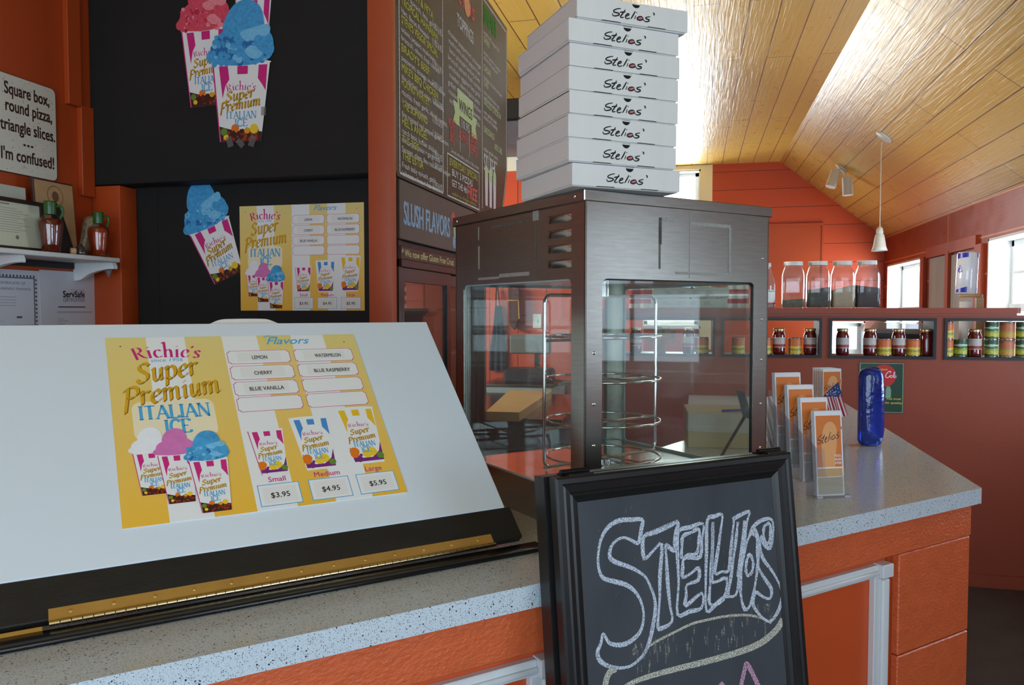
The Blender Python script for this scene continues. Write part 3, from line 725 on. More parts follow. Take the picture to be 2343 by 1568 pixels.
# ------------------------------------------------------------------ flavour poster (printed card)
PW, PH = 0.525, 0.447
m_stripe = ramp_z('poster_yellow', [(0.0, (238, 186, 62)), (1.0, (226, 208, 132))], 0.0, PH, 0.42, axis='Y')
def poster(name, label, M):
    t = thing(name, label, 'poster', M)
    U = lambda u: u * PW
    V = lambda v: v * PH
    b = MB(); b.box(0, 0, 0, PW, PH, 0.002, bev=0.0005); b.build('card', pm['white'], t)
    b = MB()
    for i in (0, 2, 4, 6): b.add([(U(i / 7), 0, 0.0021), (U((i + 1) / 7), 0, 0.0021), (U((i + 1) / 7), PH, 0.0021), (U(i / 7), PH, 0.0021)], [(0, 1, 2, 3)])
    b.build('yellow_stripes', m_stripe, t)
    b = MB(); b.poly(rrect(U(0.065), V(0.405), U(0.35), V(0.615), 0.018), 0.0022); b.poly(rrect(U(0.14), V(0.40), U(0.275), V(0.52), 0.012), 0.00225); b.build('title_halo', mat('ink_halo', (238, 226, 190), 0.45), t)
    b = MB(); richies(b, U(0.095), V(0.872), U(0.235), 0.044, 0.0024, 0)
    b.build('maker_lettering', pm['pink'], t)
    b = MB(); b.text('since 1956', U(0.15), V(0.845), 0.0135, 0.0024, shear=0.2, w=U(0.115)); b.build('date_lettering', pm['sky'], t)
    b = MB()
    for mi_, d, z in ((0, 0.0014, 0.0024), (1, 0.0, 0.0026)):
        nib(b, 'Super', U(0.092) + d, V(0.722) - d, 0.064, z, mi_, U(0.225), 0.0088, radians(35), 0.2, 0.15)
        nib(b, 'Premium', U(0.040) + d, V(0.590) - d, 0.061, z, mi_, U(0.350), 0.0086, radians(35), 0.2, 0.15)
    b.build('title_lettering', [pm['golddark'], pm['gold']], t)
    b = MB(); serif(b, 'ITALIAN', U(0.085), V(0.515), 0.034, 0.0026, 0, U(0.250), 0.17); serif(b, 'ICE', U(0.166), V(0.432), 0.034, 0.0026, 0, U(0.092), 0.17)
    b.build('subtitle_lettering', pm['sky'], t)
    b = MB(); b.text('Flavors', U(0.605), V(0.938), 0.030, 0.0026, shear=0.45, w=U(0.175), fat=0.0004); b.stroke([(U(0.60), V(0.985)), (U(0.615), V(0.995)), (U(0.66), V(0.985))], 0.002, 0.0026); b.build('heading_lettering', pm['sky'], t)
    rows = [(0.815, 0.9), (0.715, 0.802), (0.618, 0.703), (0.523, 0.609)]
    words_ = [['LEMON', 'CHERRY', 'BLUE VANILLA', None], ['WATERMELON', 'BLUE RASPBERRY', None, None]]
    for c, (u0, u1) in enumerate(((0.436, 0.690), (0.708, 0.966))):
        for r_, (v0, v1) in enumerate(rows):
            b = MB()
            def plq(x0, y0, x1, y1, q):
                pts = []
                for cx, cy, a in ((x1, y0, 180), (x1, y1, 270), (x0, y1, 0), (x0, y0, 90)):
                    seg = [(cx + q * cos(radians(a - k * 22.5)), cy + q * sin(radians(a - k * 22.5))) for k in range(5)]
                    pts += seg
                return pts
            b.poly(plq(U(u0), V(v0), U(u1), V(v1), 0.005), 0.0023, 1); b.poly(plq(U(u0) + 0.0011, V(v0) + 0.0011, U(u1) - 0.0011, V(v1) - 0.0011, 0.005), 0.0024, 0)
            w_ = words_[c][r_]
            if w_:
                b.poly([(U(u0) + 0.02, V(v0) + 0.006), (U(u1) - 0.02, V(v0) + 0.006), (U(u1) - 0.02, V(v1) - 0.005), (U(u0) + 0.02, V(v1) - 0.005)], 0.00245, 2)
                b.text(w_, U((u0 + u1) / 2) + (0.008 if c else 0.0), V(v0) + 0.0125, 0.0145, 0.0027, 3, align='C', w=0.0056 * len(w_) + 0.004, fat=0.0003)
            b.build('flavor_box', [pm['white'], pm['pink'], pm['tape'], pm['black']], t)
    cups = [('pink', 0.110, 0.137, 0.113, 0.207, ('scoopwhite', 'scoopwhite', 'scoopwhite'), 'berries'), ('pink', 0.190, 0.083, 0.117, 0.240, ('scooppink', 'scooppink', 'scooppink'), 'berries'),
            ('pink', 0.296, 0.022, 0.132, 0.258, ('scoopblue', 'scoopblue_light', 'scoopblue_deep'), 'berries'),
            ('pink', 0.518, 0.173, 0.130, 0.240, None, 'lemons'), ('blue', 0.695, 0.173, 0.154, 0.292, None, 'lemons'), ('yellow', 0.889, 0.178, 0.167, 0.325, None, 'lemons')]
    for k, (st, u, v, w_, h_, sc, fr) in enumerate(cups):
        b = MB(); z = 0.0024 + 0.0007 * (k % 3 if k < 3 else 0)
        draw_cup(b, U(u), V(v), U(w_), V(h_), z, st, sc, fr); b.build('cup_picture', INKM, t)
    for k, (s_, p_, u0, u1) in enumerate((('Small', '$3.95', 0.444, 0.595), ('Medium', '$4.95', 0.630, 0.785), ('Large', '$5.95', 0.815, 0.972))):
        b = MB(); b.text(s_, U((u0 + u1) / 2), V(0.135), 0.0165, 0.0026, align='C', fat=0.0002); b.build('size_lettering', pm['pink'], t)
        b = MB(); b.poly([(U(u0), V(0.017)), (U(u1), V(0.017)), (U(u1), V(0.125)), (U(u0), V(0.125))], 0.0023, 1)
        b.poly([(U(u0) + 0.0016, V(0.017) + 0.0016), (U(u1) - 0.0016, V(0.017) + 0.0016), (U(u1) - 0.0016, V(0.125) - 0.0016), (U(u0) + 0.0016, V(0.125) - 0.0016)], 0.0024, 0)
        b.poly([(U(u0) + 0.008, V(0.03)), (U(u1) - 0.008, V(0.03)), (U(u1) - 0.008, V(0.11)), (U(u0) + 0.008, V(0.11))], 0.00245, 2)
        b.text(p_, U((u0 + u1) / 2), V(0.055), 0.0165, 0.0027, 3, align='C', fat=0.0003)
        b.build('price_box', [pm['white'], pm['sky'], pm['tape'], pm['black']], t)
    b = MB()
    for u, v in ((0.05, 0.945), (0.945, 0.945)): b.disc(U(u), V(v), 0.0016, z=0.0024, n=10)
    b.build('pin_hole', pm['black'], t)
    return t
P1 = poster('flavor_poster', 'yellow striped Italian ice price poster lying on the sloping white board', BF @ T(-0.731, 0.166, 0.0003))
P2 = copy_tree(P1)
a_ = at_y(552, 710, 2.762); c_ = at_y(833, 463, 2.762)
P2.matrix_world = facing_viewer((a_.x, 2.7615, at_y(553, 711, 2.762).z)) @ Matrix.Diagonal(((c_.x - a_.x) / PW, (c_.z - at_y(553, 711, 2.762).z) / PH, 1, 1))
P2['label'] = 'yellow striped Italian ice price poster hung upright on the black wall'

# ------------------------------------------------------------------ pizza warmer
m_ss = mat('brushed_stainless', (176, 172, 164), 0.27, metal=1.0, noise=0.10, nscale=6, stretch=(3, 3, 30))
m_ssd = mat('inner_stainless', (150, 152, 148), 0.2, metal=1.0, noise=0.1, nscale=5)
m_chrome = mat('chrome_wire', (214, 216, 216), 0.1, metal=1.0)
m_glass = glass('display_glass', (247, 251, 249), refl=1.2, haze=0.02)
m_gasket = mat('black_gasket', (20, 20, 20), 0.5)
WF = L_(-1.234, 0.176, CT)
SX, SY, HZ = 0.565, 0.600, 0.747
wm = thing('pizza_warmer', 'tall square stainless steel pizza warmer with glass sides and louvred header', 'food warmer', WF)
wb = lambda: MB()
b = wb(); b.box(0.004, 0.004, 0, SX - 0.004, SY - 0.004, 0.082, bev=0.002); b.build('base', m_ss, wm)
b = wb(); b.box(0.01, 0.01, 0.0825, SX - 0.01, SY - 0.01, 0.0845); b.build('floor_tray', mat('mirror_tray', (206, 206, 204), 0.08, metal=1.0), wm)
b = wb(); b.box(0.01, 0.01, 0.563, SX - 0.01, SY - 0.01, 0.566); b.build('inner_ceiling', m_ssd, wm)
pf = frame((0, 0, 0), (1, 0, 0), (0, 0, 1)); pl_ = frame((0, 0, 0), (0, -1, 0), (0, 0, 1)); pb = frame((0, SY, 0), (-1, 0, 0), (0, 0, 1)); pr = frame((SX, 0, 0), (0, 1, 0), (0, 0, 1))
faces = [('front', pf, 0, SX), ('left', pl_, -SY, 0), ('back', pb, -SX, 0), ('right', pr, 0, SY)]
for nme, M, x0, x1 in faces:
    hole = rrect(x0 + 0.046, 0.088, x1 - 0.050, 0.560, 0.014)
    b = MB(M); b.holed([(x0, 0.0), (x1, 0.0), (x1, 0.724), (x0, 0.724)], [hole], -0.004, 0.0); b.build('side_panel', m_ss, wm)
    b = MB(M); b.holed(rrect(x0 + 0.040, 0.082, x1 - 0.044, 0.566, 0.016), [rrect(x0 + 0.049, 0.091, x1 - 0.053, 0.557, 0.012)], -0.0075, -0.0045); b.build('gasket', m_gasket if nme in ('front', 'back') else mat('pale_gasket', (170, 190, 184), 0.4), wm)
    b = MB(M); b.box(x0 + 0.03, 0.084, -0.011, x1 - 0.03, 0.565, -0.008); b.build('glass_pane', m_glass, wm)
b = wb(); b.box(-0.007, -0.006, 0.722, SX + 0.006, SY + 0.006, HZ, bev=0.002); b.build('top_cap', m_ss, wm)
for k in range(4):
    zc = 0.695 - 0.0335 * k
    b = MB(pl_ @ T(-0.095, zc, 0))
    pts = []
    b.add(*(lambda n=10, m=9: ([(-0.045 + 0.09 * i / n, (-0.009 + 0.018 * j / m), 0.0002 + 0.010 * max(0, sin(pi * min(1, max(0, (i / n) * 1.0)))) ** 0.35 * (sin(pi * j / m * 0.5) if j < m else 0)) for j in range(m + 1) for i in range(n + 1)],
                                [(j * (n + 1) + i, j * (n + 1) + i + 1, (j + 1) * (n + 1) + i + 1, (j + 1) * (n + 1) + i) for j in range(m) for i in range(n)]))(), sm=True)
    b.build('louver', m_ss, wm)
for x, y in ((-0.03, 0.735), (-SY + 0.02, 0.735)): b = MB(pl_ @ T(x, y, 0.007)); b.lathe([(0.005, 0), (0.004, 0.002), (0.0001, 0.003)], 12); b.build('rivet', m_steel, wm)
for z in (0.12, 0.20, 0.29, 0.40): b = MB(pf @ T(0.024, z, 0.0)); b.lathe([(0.004, 0), (0.003, 0.001), (0.0001, 0.0013)], 12); b.build('rivet', m_steel, wm)
for z in (0.15, 0.26, 0.37, 0.47, 0.62): b = MB(pf @ T(SX - 0.022, z, 0.0)); b.lathe([(0.003, 0), (0.002, 0.001), (0.0001, 0.0013)], 12); b.build('rivet', m_steel, wm)
m_tape = mat('dried_tape', (150, 149, 143), 0.6, noise=0.2, nscale=120)
m_taped = mat('dark_tape_residue', (112, 108, 100), 0.55, metal=0.4, noise=0.4, nscale=60)
b = MB(pf)
for q in ((0.205, 0.585, 0.21, 0.69, 1), (0.205, 0.692, 0.265, 0.70, 0), (0.30, 0.688, 0.43, 0.696, 0), (0.425, 0.58, 0.433, 0.69, 0), (0.255, 0.574, 0.43, 0.58, 0), (0.2045, 0.64, 0.213, 0.70, 1)): b.box(q[0], q[1], 0.0002, q[2], q[3], 0.0007, q[4])
b.box(0.298, 0.566, 0.0001, 0.2995, 0.722, 0.0005, 0)
b.build('tape_residue', [m_tape, m_taped], wm)
b = MB(pl_)
for q in ((-0.47, 0.60, -0.462, 0.66, 0), (-0.47, 0.676, -0.465, 0.71, 0), (-0.47, 0.571, -0.36, 0.577, 0), (-0.36, 0.574, -0.22, 0.583, 0), (-0.205, 0.70, -0.18, 0.722, 0), (-0.195, 0.60, -0.19, 0.70, 1), (-0.40, 0.70, -0.22, 0.706, 1)): b.box(q[0], q[1], 0.0002, q[2], q[3], 0.0007, q[4])
b.build('tape_residue', [m_tape, m_taped], wm)
rk = bpy.data.objects.new('rotating_rack', None); COL.objects.link(rk); rk.parent = wm; rk.matrix_local = T(SX / 2, SY / 2, 0) @ R(radians(7))
b = MB(); hl, zt, zb_, rr_ = 0.205, 0.530, 0.100, 0.022
loop = [(x, 0, z) for x, z in rrect(-hl, zb_, hl, zt, rr_, 5)]
b.tube(loop, 0.0042, 8, closed=True); b.build('rack_frame', m_chrome, rk)
for z in (0.420, 0.309, 0.199, 0.104):
    b = MB(); b.tube([(0.150 * cos(2 * pi * i / 48), 0.150 * sin(2 * pi * i / 48), z + 0.004) for i in range(48)], 0.0030, 8, closed=True)
    b.tube([(-hl, 0, z - 0.004), (-0.12, 0, z - 0.004), (0.12, 0, z - 0.004), (hl, 0, z - 0.004)], 0.0034, 8)
    b.tube([(0, -0.15, z + 0.004), (0, 0.15, z + 0.004)], 0.0028, 8); b.build('rack_ring', m_chrome, rk)
b = MB(); b.cyl((0, 0, 0.528), (0, 0, 0.563), 0.014); b.cyl((0, 0, 0.0846), (0, 0, 0.098), 0.02); b.build('rack_shaft', m_steel, rk)

# ------------------------------------------------------------------ pizza boxes
m_card = mat('white_cardboard', (222, 221, 216), 0.6, noise=0.02, nscale=8, bump=0.06, bscale=200, stretch=(6, 1, 1))
m_cardin = mat('brown_cardboard', (150, 112, 74), 0.8)
m_penink = mat('black_print', (26, 26, 30), 0.5)
STEL = {'S': [(565, 150), (500, 155), (440, 178), (408, 208), (425, 236), (490, 252), (530, 272), (525, 300), (480, 320), (420, 325), (388, 302), (388, 265)],
        't': [(662, 172), (632, 228), (590, 290), (560, 335), (575, 360), (630, 352)], 'tc': [(545, 238), (600, 232), (668, 224)],
        'e': [(662, 332), (720, 312), (745, 284), (725, 266), (690, 290), (665, 338), (680, 374), (720, 384), (765, 366)],
        'l': [(882, 202), (835, 296), (785, 388)], 'i': [(892, 306), (866, 392)], 'd': [(903, 226), (918, 248)],
        'o': [(1050, 368), (1038, 338), (1000, 326), (950, 340), (922, 372), (938, 402), (985, 414), (1035, 400), (1052, 372), (1056, 392), (1066, 412)],
        's': [(1215, 324), (1150, 335), (1110, 354), (1130, 380), (1180, 396), (1190, 420), (1150, 444), (1100, 440), (1062, 404)],
        'a': [(1272, 226), (1302, 254), (1290, 292)]}
def stelios(b, x, y, k, ky, w, z, mi=0, rise=0.0, keys='Stcetliosda'):
    for key, q in STEL.items():
        if key == 'a' and 'noapo' in keys: continue
        pts = [(x + (p - 380) * k, y - (v - 0.141 * (p - 380) - 160) * ky + rise * (p - 380) * k) for p, v in q]
        b.stroke(pts, lambda t, w=w: w * (0.75 + 0.5 * sin(pi * t)), z, mi)
    return (x + (985 - 380) * k, y - (370 - 0.141 * 605 - 160) * ky + rise * 605 * k)
BW, BH = 0.262, 0.0475
def pizza_box(M, label):
    t = thing('pizza_box', label, 'pizza box', M, 'pizza boxes stacked on the warmer')
    b = MB(); b.box(0.002, 0.003, 0, BW - 0.002, BW, BH - 0.003, bev=0.0015); b.build('tray', m_card, t)
    f = frame((0, 0, 0), (1, 0, 0), (0, 0, 1))
    notch = [(BW * 0.52 + 0.0105 * cos(radians(a)), BH - 0.0006 + 0.0105 * sin(radians(a))) for a in range(0, -181, -18)]
    b = MB(f); b.prism([(0, 0.002), (BW, 0.002), (BW, BH - 0.0006)] + notch + [(0, BH - 0.0006)], -0.002, 0.0005); b.build('front_flap', m_card, t)
    b = MB(); b.box(0, 0.002, BH - 0.003, BW, BW + 0.001, BH - 0.0006); b.box(0, 0.004, 0.004, 0.002, BW, BH - 0.001); b.box(BW - 0.002, 0.004, 0.004, BW, BW, BH - 0.001); b.build('lid', m_card, t)
    b = MB(f); b.poly([(BW * 0.52 + 0.0098 * cos(radians(a)), BH - 0.003 + 0.0085 * sin(radians(a))) for a in range(0, -181, -15)], -0.0018); b.build('finger_hole', m_dark, t)
    b = MB(f)
    for u0, u1 in ((0.205, 0.385), (0.615, 0.795)):
        b = MB(f); b.add([(BW * u0, 0.0015, 0.0007), (BW * u1, 0.0015, 0.0007), (BW * u1 - 0.002, 0.0030, 0.0007), (BW * u0 + 0.004, 0.0030, 0.0007)], [(0, 1, 2, 3)]); b.build('tab_slot', m_dark, t)
    b = MB(f); cx, cy = stelios(b, 0.080, 0.0275, 0.000108, 0.000086, 0.0025, 0.0009); b.build('logo_lettering', m_penink, t)
    b = MB(f); b.disc(cx, cy, 0.0052, 0.0046, 0.0007); b.build('logo_dot', mat('print_rose', (214, 112, 112), 0.5, noise=0.2, nscale=300), t)
    return t
bl = [((1309, 425.5), (1554.6, 442)), ((1301, 369), (1548, 391)), ((1300, 314.7), (1549.5, 339)), ((1303, 260), (1551, 287)), ((1301.5, 205.7), (1549, 234)), ((1303, 151.5), (1551, 181)), ((1301, 94), (1548, 128.5)), ((1320, 40), (1561.7, 76.5))]
names_ = ['white pizza box lying directly on the steel warmer, lowest of the stack', 'second white pizza box up from the steel warmer top', 'third white pizza box up from the steel warmer top', 'fourth white pizza box up from the steel warmer top',
          'fourth white pizza box down from the top of the stack', 'third white pizza box down from the top of the stack', 'white pizza box right under the topmost one of the stack', 'topmost white pizza box of the stack, turned with open tab slots beneath']
proto = None
for k, ((cx_, cy_), (rx_, ry_)) in enumerate(bl):
    z = CT + HZ + 0.0004 + 0.0480 * k
    c0 = at_z(cx_, cy_ - 0.6, z); c1 = at_z(rx_, ry_ - 0.6, z)
    ang = atan2(c1.y - c0.y, c1.x - c0.x)
    if k < 7: ang = 0.5 * ang + 0.5 * (LA + radians(-8))
    M = T(c0.x, c0.y, z) @ R(ang)
    print('pizzabox', k, round(math.degrees(ang), 1), round((c1 - c0).length, 3), [round(v, 3) for v in LI @ c0])
    if proto is None: proto = pizza_box(M, names_[0])
    else: q = copy_tree(proto); q.matrix_world = M; q['label'] = names_[k]

# ------------------------------------------------------------------ folded sandwich chalkboard leaning on the counter
A2 = radians(40); D2 = Vector((cos(A2), sin(A2), 0)); N2 = Vector((-sin(A2), cos(A2), 0)); LEAN = radians(7)
S2 = N2 * sin(LEAN) + Vector((0, 0, cos(LEAN)))
Q0 = W(-1.473, -0.065, 1.212)
CH = Q0.z / cos(LEAN)
CF = frame(Q0 - S2 * (CH - 0.002), D2, S2); CFI = CF.inverted(); CN = D2.cross(S2)
CW = 0.552
m_cf = mat('black_frame_wood', (27, 27, 27), 0.36, noise=0.15, nscale=20, stretch=(8, 1, 8))
m_slate = mat('slate', (62, 66, 72), 0.75, noise=0.28, nscale=7, stretch=(1, 0.35, 1))
ck = thing('sandwich_chalkboard', 'black framed chalkboard with big chalk lettering leaning folded against the counter', 'chalkboard', CF)
def molded(b, w, h, z0, z1, fw):
    prof_ = [(0, z0), (0, z1 - 0.004), (0.004, z1), (0.012, z1), (0.015, z1 - 0.004), (0.019, z1 - 0.002), (0.028, z1 - 0.004), (0.031, z1 - 0.009), (0.035, z1 - 0.007), (0.041, z1 - 0.011), (fw, z1 - 0.014), (fw, z0)]
    v = []
    for d, z in prof_: v += [(d, d, z), (w - d, d, z), (w - d, h - d, z), (d, h - d, z)]
    f = []
    for i in range(len(prof_) - 1):
        for k in range(4): f.append((i * 4 + k, i * 4 + (k + 1) % 4, (i + 1) * 4 + (k + 1) % 4, (i + 1) * 4 + k))
    b.add(v, f)
b = MB(); molded(b, CW, CH, -0.024, 0.0, 0.048); b.build('front_frame', m_cf, ck)
slate = MB(); slate.box(0.046, 0.046, -0.020, CW - 0.046, CH - 0.046, -0.0145); slate = slate.build('slate', m_slate, ck)
b = MB(); b.holed([(-0.006, 0), (CW - 0.006, 0), (CW - 0.006, CH), (-0.006, CH)], [[(0.045, 0.06), (CW - 0.05, 0.06), (CW - 0.05, CH - 0.06), (0.045, CH - 0.06)]], -0.068, -0.034); b.box(0.04, 0.055, -0.055, CW - 0.045, CH - 0.055, -0.05); b.build('rear_frame', m_cf, ck)
for x in (0.03, CW - 0.06):
    b = MB(); b.box(x, CH - 0.004, -0.05, x + 0.05, CH + 0.003, -0.004, bev=0.001); b.cyl((x - 0.004, CH + 0.005, -0.029), (x + 0.054, CH + 0.005, -0.029), 0.005, n=10); b.build('hinge', mat('dark_metal', (40, 40, 42), 0.35, metal=0.8), ck)
def cz(zx, zy):
    p = CFI @ at_pl(1200 + zx * 0.34948, 1020 + zy * 0.34948, CF @ Vector((0, 0, -0.0145)), CN)
    return (p.x, p.y)
LET = [
    [(770, 485), (700, 485), (620, 490), (550, 530), (505, 600), (485, 680), (480, 760), (492, 830), (520, 870), (590, 890), (660, 910), (712, 945), (752, 1000), (775, 1070), (778, 1140), (760, 1210), (720, 1260), (660, 1298), (600, 1305), (552, 1290), (525, 1245), (510, 1235), (500, 1290), (478, 1345), (480, 1380), (500, 1415), (545, 1442), (610, 1455), (680, 1448), (740, 1410), (790, 1350), (820, 1270), (840, 1180), (855, 1080), (850, 1000), (822, 920), (790, 860), (740, 822), (680, 792), (600, 765), (560, 735), (558, 690), (580, 640), (630, 605), (680, 610), (740, 640), (755, 600), (765, 540)],
    [(778, 600), (850, 570), (930, 540), (1005, 503), (992, 560), (978, 640), (985, 690), (950, 670), (922, 650), (928, 740), (935, 880), (950, 1040), (965, 1150), (890, 1198), (872, 1170), (884, 1000), (885, 850), (898, 645), (840, 690), (782, 740)],
    [(1005, 565), (1080, 535), (1168, 512), (1160, 620), (1150, 725), (1090, 735), (1040, 745), (1035, 800), (1035, 862), (1090, 835), (1138, 800), (1136, 880), (1062, 912), (1058, 980), (1055, 1048), (1160, 965), (1158, 1062), (1080, 1085), (1000, 1105), (1008, 900), (1000, 720)],
    [(1035, 595), (1090, 568), (1142, 548), (1138, 640), (1125, 705), (1075, 715), (1028, 735), (1030, 660)],
    [(1195, 490), (1240, 465), (1292, 452), (1285, 540), (1262, 700), (1245, 835), (1290, 825), (1335, 815), (1350, 680), (1362, 560), (1370, 490), (1375, 475), (1470, 430), (1455, 500), (1430, 700), (1405, 850), (1382, 978), (1310, 990), (1250, 1040), (1190, 1085), (1185, 900), (1190, 700)],
    [(1232, 500), (1225, 700), (1215, 900), (1212, 1040), (1300, 1005), (1322, 868), (1232, 895), (1228, 780)],
    [(1395, 500), (1380, 640), (1350, 860), (1330, 975)], [(1440, 490), (1425, 640), (1395, 860)],
    [(1505, 545), (1462, 610), (1432, 720), (1415, 860), (1415, 980), (1440, 1072), (1478, 1040), (1505, 930), (1525, 780), (1530, 640)],
    [(1470, 712), (1452, 760), (1448, 820), (1462, 850), (1488, 825), (1495, 760)],
    [(1480, 560), (1530, 500), (1600, 478), (1626, 510), (1622, 590), (1605, 670), (1562, 645), (1550, 590), (1538, 660), (1560, 740), (1625, 830), (1675, 930), (1682, 1010), (1650, 1100), (1600, 1152), (1540, 1110), (1495, 1040), (1510, 960), (1560, 990), (1605, 1000), (1615, 940), (1570, 870), (1532, 800), (1520, 700), (1522, 600)],
    [(1568, 530), (1608, 518), (1598, 640), (1565, 610)],
]
b = MB(); ck_z = -0.0138
for k, q in enumerate(LET): b.stroke([cz(*p) for p in q], lambda t: 0.0068 + 0.0018 * sin(40 * t), ck_z + k * 2e-5, closed=k not in (6, 7), k=3)
for x in range(800, 1000, 12): b.stroke([cz(x, 600 - (x - 780) * 0.43), cz(x + 6, 575 - (x - 780) * 0.43)], 0.003, ck_z + 3e-4, smooth=False)
b.build('chalk_lettering', chalk('white_chalk', (200, 210, 224), 0.56, 620), slate)
b = MB(); r_ = random.Random(3)
b.stroke([cz(*p) for p in [(815, 1310), (900, 1262), (1000, 1212), (1100, 1165), (1200, 1140), (1300, 1120), (1400, 1110), (1480, 1112), (1560, 1132), (1615, 1162)]], 0.0048, ck_z)
b.stroke([cz(*p) for p in [(1690, 1140), (1640, 1215), (1540, 1295), (1400, 1352), (1200, 1410), (1000, 1460), (850, 1500), (720, 1545), (640, 1590)]], lambda t: 0.015 - 0.007 * t, ck_z)
b.stroke([cz(*p) for p in [(600, 1460), (560, 1480), (535, 1530), (525, 1600)]], 0.012, ck_z)
b.build('chalk_underline', chalk('cream_chalk', (200, 198, 184), 0.54, 520), slate)
b = MB()
for i in range(70):
    x = r_.uniform(700, 1640); y0 = 1500 - (x - 600) * 0.30 - r_.uniform(10, 190)
    b.stroke([cz(x, y0), cz(x + r_.uniform(-8, 8), y0 + r_.uniform(30, 90))], r_.uniform(0.0015, 0.004), ck_z + i * 1e-6, smooth=False)
for i in range(50):
    x = r_.uniform(480, 1700); y0 = r_.uniform(330, 1000); b.stroke([cz(x, y0), cz(x, y0 + r_.uniform(10, 60))], 0.0008, ck_z + i * 1e-6, smooth=False)
b.build('chalk_smudge', chalk('faint_chalk', (150, 150, 142), 0.42), slate)
b = MB(); b.stroke([cz(*p) for p in [(1400, 1640), (1440, 1470), (1455, 1430), (1500, 1510), (1560, 1640)]], 0.010, ck_z); b.stroke([cz(*p) for p in [(1250, 1640), (1290, 1560), (1320, 1640)]], 0.009, ck_z)
b.build('pink_chalk_mark', chalk('pink_chalk', (206, 160, 190), 0.54, 520), slate)
# ------------------------------------------------------------------ tiered leaflet stand with leaflets
m_acr = glass('clear_acrylic', (250, 250, 252), refl=1.6, rough=0.03, haze=0.07)
m_paper = mat('white_paper', (232, 232, 236), 0.5)
m_leaf_o = mat('leaflet_orange', (218, 122, 52), 0.45); m_leaf_l = mat('leaflet_peach', (232, 168, 108), 0.45); m_leaf_b = mat('leaflet_tan', (196, 160, 112), 0.45); m_leaf_g = mat('leaflet_beige', (176, 170, 140), 0.5)
so = at_z(1868, 1141, CT)
SA = radians(24)
SF = T(so.x, so.y, CT) @ R(SA)
HW = 0.104; TD, TR = 0.052, 0.030
stand = thing('leaflet_stand', 'clear acrylic four tier leaflet stand stepping up to the back on the counter', 'leaflet stand', SF)
for k in range(4):
    y0 = TD * k; zb = 0.004 + TR * k; x0 = -0.009 * k
    b = MB()
    n_ = 6
    ucut = [(x0 + HW * 0.80, zb + 0.125)] + [(x0 + HW * 0.80 - 0.012 + 0.012 * cos(radians(-a)), zb + 0.062 + 0.012 * sin(radians(-a))) for a in (0, 30, 60, 90)] + [(x0 + HW * 0.24 + 0.012 - 0.012 * cos(radians(a)), zb + 0.062 - 0.012 * sin(radians(a))) for a in (90, 60, 30, 0)] + [(x0 + HW * 0.20, zb + 0.125)]
    b.prism([(x0, zb - 0.004 if k else 0.0), (x0 + HW, zb - 0.004 if k else 0.0), (x0 + HW, zb + 0.118)] + ucut + [(x0, zb + 0.128)], -0.0016, 0, M=frame((0, y0, 0), (1, 0, 0), (0, 0, 1)))
    b.add([(x0 + s_, y0, zb) for s_ in (0, 0.0016)] + [(x0 + s_, y0 + TD - 0.004, zb) for s_ in (0, 0.0016)] + [(x0 + s_, y0, zb + 0.125) for s_ in (0, 0.0016)] + [(x0 + s_, y0 + TD - 0.004, zb + 0.15) for s_ in (0, 0.0016)], [(0, 4, 6, 2), (1, 3, 7, 5), (4, 5, 7, 6), (0, 1, 5, 4), (2, 6, 7, 3), (0, 2, 3, 1)])
    b.add([(x0 + HW - s_, y0, zb) for s_ in (0.0016, 0)] + [(x0 + HW - s_, y0 + TD - 0.004, zb) for s_ in (0.0016, 0)] + [(x0 + HW - s_, y0, zb + 0.118) for s_ in (0.0016, 0)] + [(x0 + HW - s_, y0 + TD - 0.004, zb + 0.15) for s_ in (0.0016, 0)], [(0, 4, 6, 2), (1, 3, 7, 5), (4, 5, 7, 6), (0, 1, 5, 4), (2, 6, 7, 3), (0, 2, 3, 1)])
    b.box(x0, y0, zb - 0.003, x0 + HW, y0 + TD, zb)
    b.box(x0, y0 + TD - 0.004, 0.002 if k == 3 else zb, x0 + HW, y0 + TD - 0.0025, zb + 0.17)
    b.build('tier', m_acr, stand)
b = MB(); b.box(0.004, 0.001, 0, 0.02, 0.012, 0.004); b.box(HW - 0.02, 0.001, 0, HW - 0.004, 0.012, 0.004); b.build('foot', mat('clear_foot', (214, 218, 232), 0.2), stand)
FW_, FH_ = 0.080, 0.222
def leaflet(M, label):
    t = thing('leaflet', label, 'leaflet', M, 'orange takeaway leaflets')
    b = MB(); b.box(0, 0, 0, FW_, 0.0022, FH_); b.build('paper', m_paper, t)
    f = frame((0, 0, 0), (1, 0, 0), (0, 0, 1)); e = 0.004
    b = MB(f)
    b.poly([(e, 0.075), (FW_ - e, 0.075), (FW_ - e, FH_ - 0.012), (e, FH_ - 0.012)], 0.0003, 0)
    b.poly(smooth_path([(0.020, 0.075), (0.018, 0.12), (0.022, 0.165), (0.034, 0.190), (0.052, 0.192), (0.064, 0.172), (0.062, 0.13), (0.056, 0.095), (0.056, 0.075)], 4), 0.0004, 1)
    b.poly([(e, 0.050), (FW_ - e, 0.050), (FW_ - e, 0.071), (e, 0.071)], 0.0003, 2)
    b.poly([(e, 0.004), (FW_ - e, 0.004), (FW_ - e, 0.048), (e, 0.048)], 0.0003, 3)
    b.build('cover_print', [m_leaf_o, m_leaf_l, m_leaf_b, m_leaf_g], t)
    b = MB(f); stelios(b, 0.006, 0.152, 0.000078, 0.00011, 0.0016, 0.0006, 0, 0.30); b.build('logo_lettering', m_penink, t)
    b = MB(f)
    for i, s_ in enumerate(('PIZZA,', 'SALADS', '& MORE')): b.text(s_, FW_ - 0.006, 0.101 - 0.0095 * i, 0.0085, 0.0006, align='R', w=0.019, fat=0.0003)
    b.build('cover_lettering', m_paper, t)
    return t
lf = None
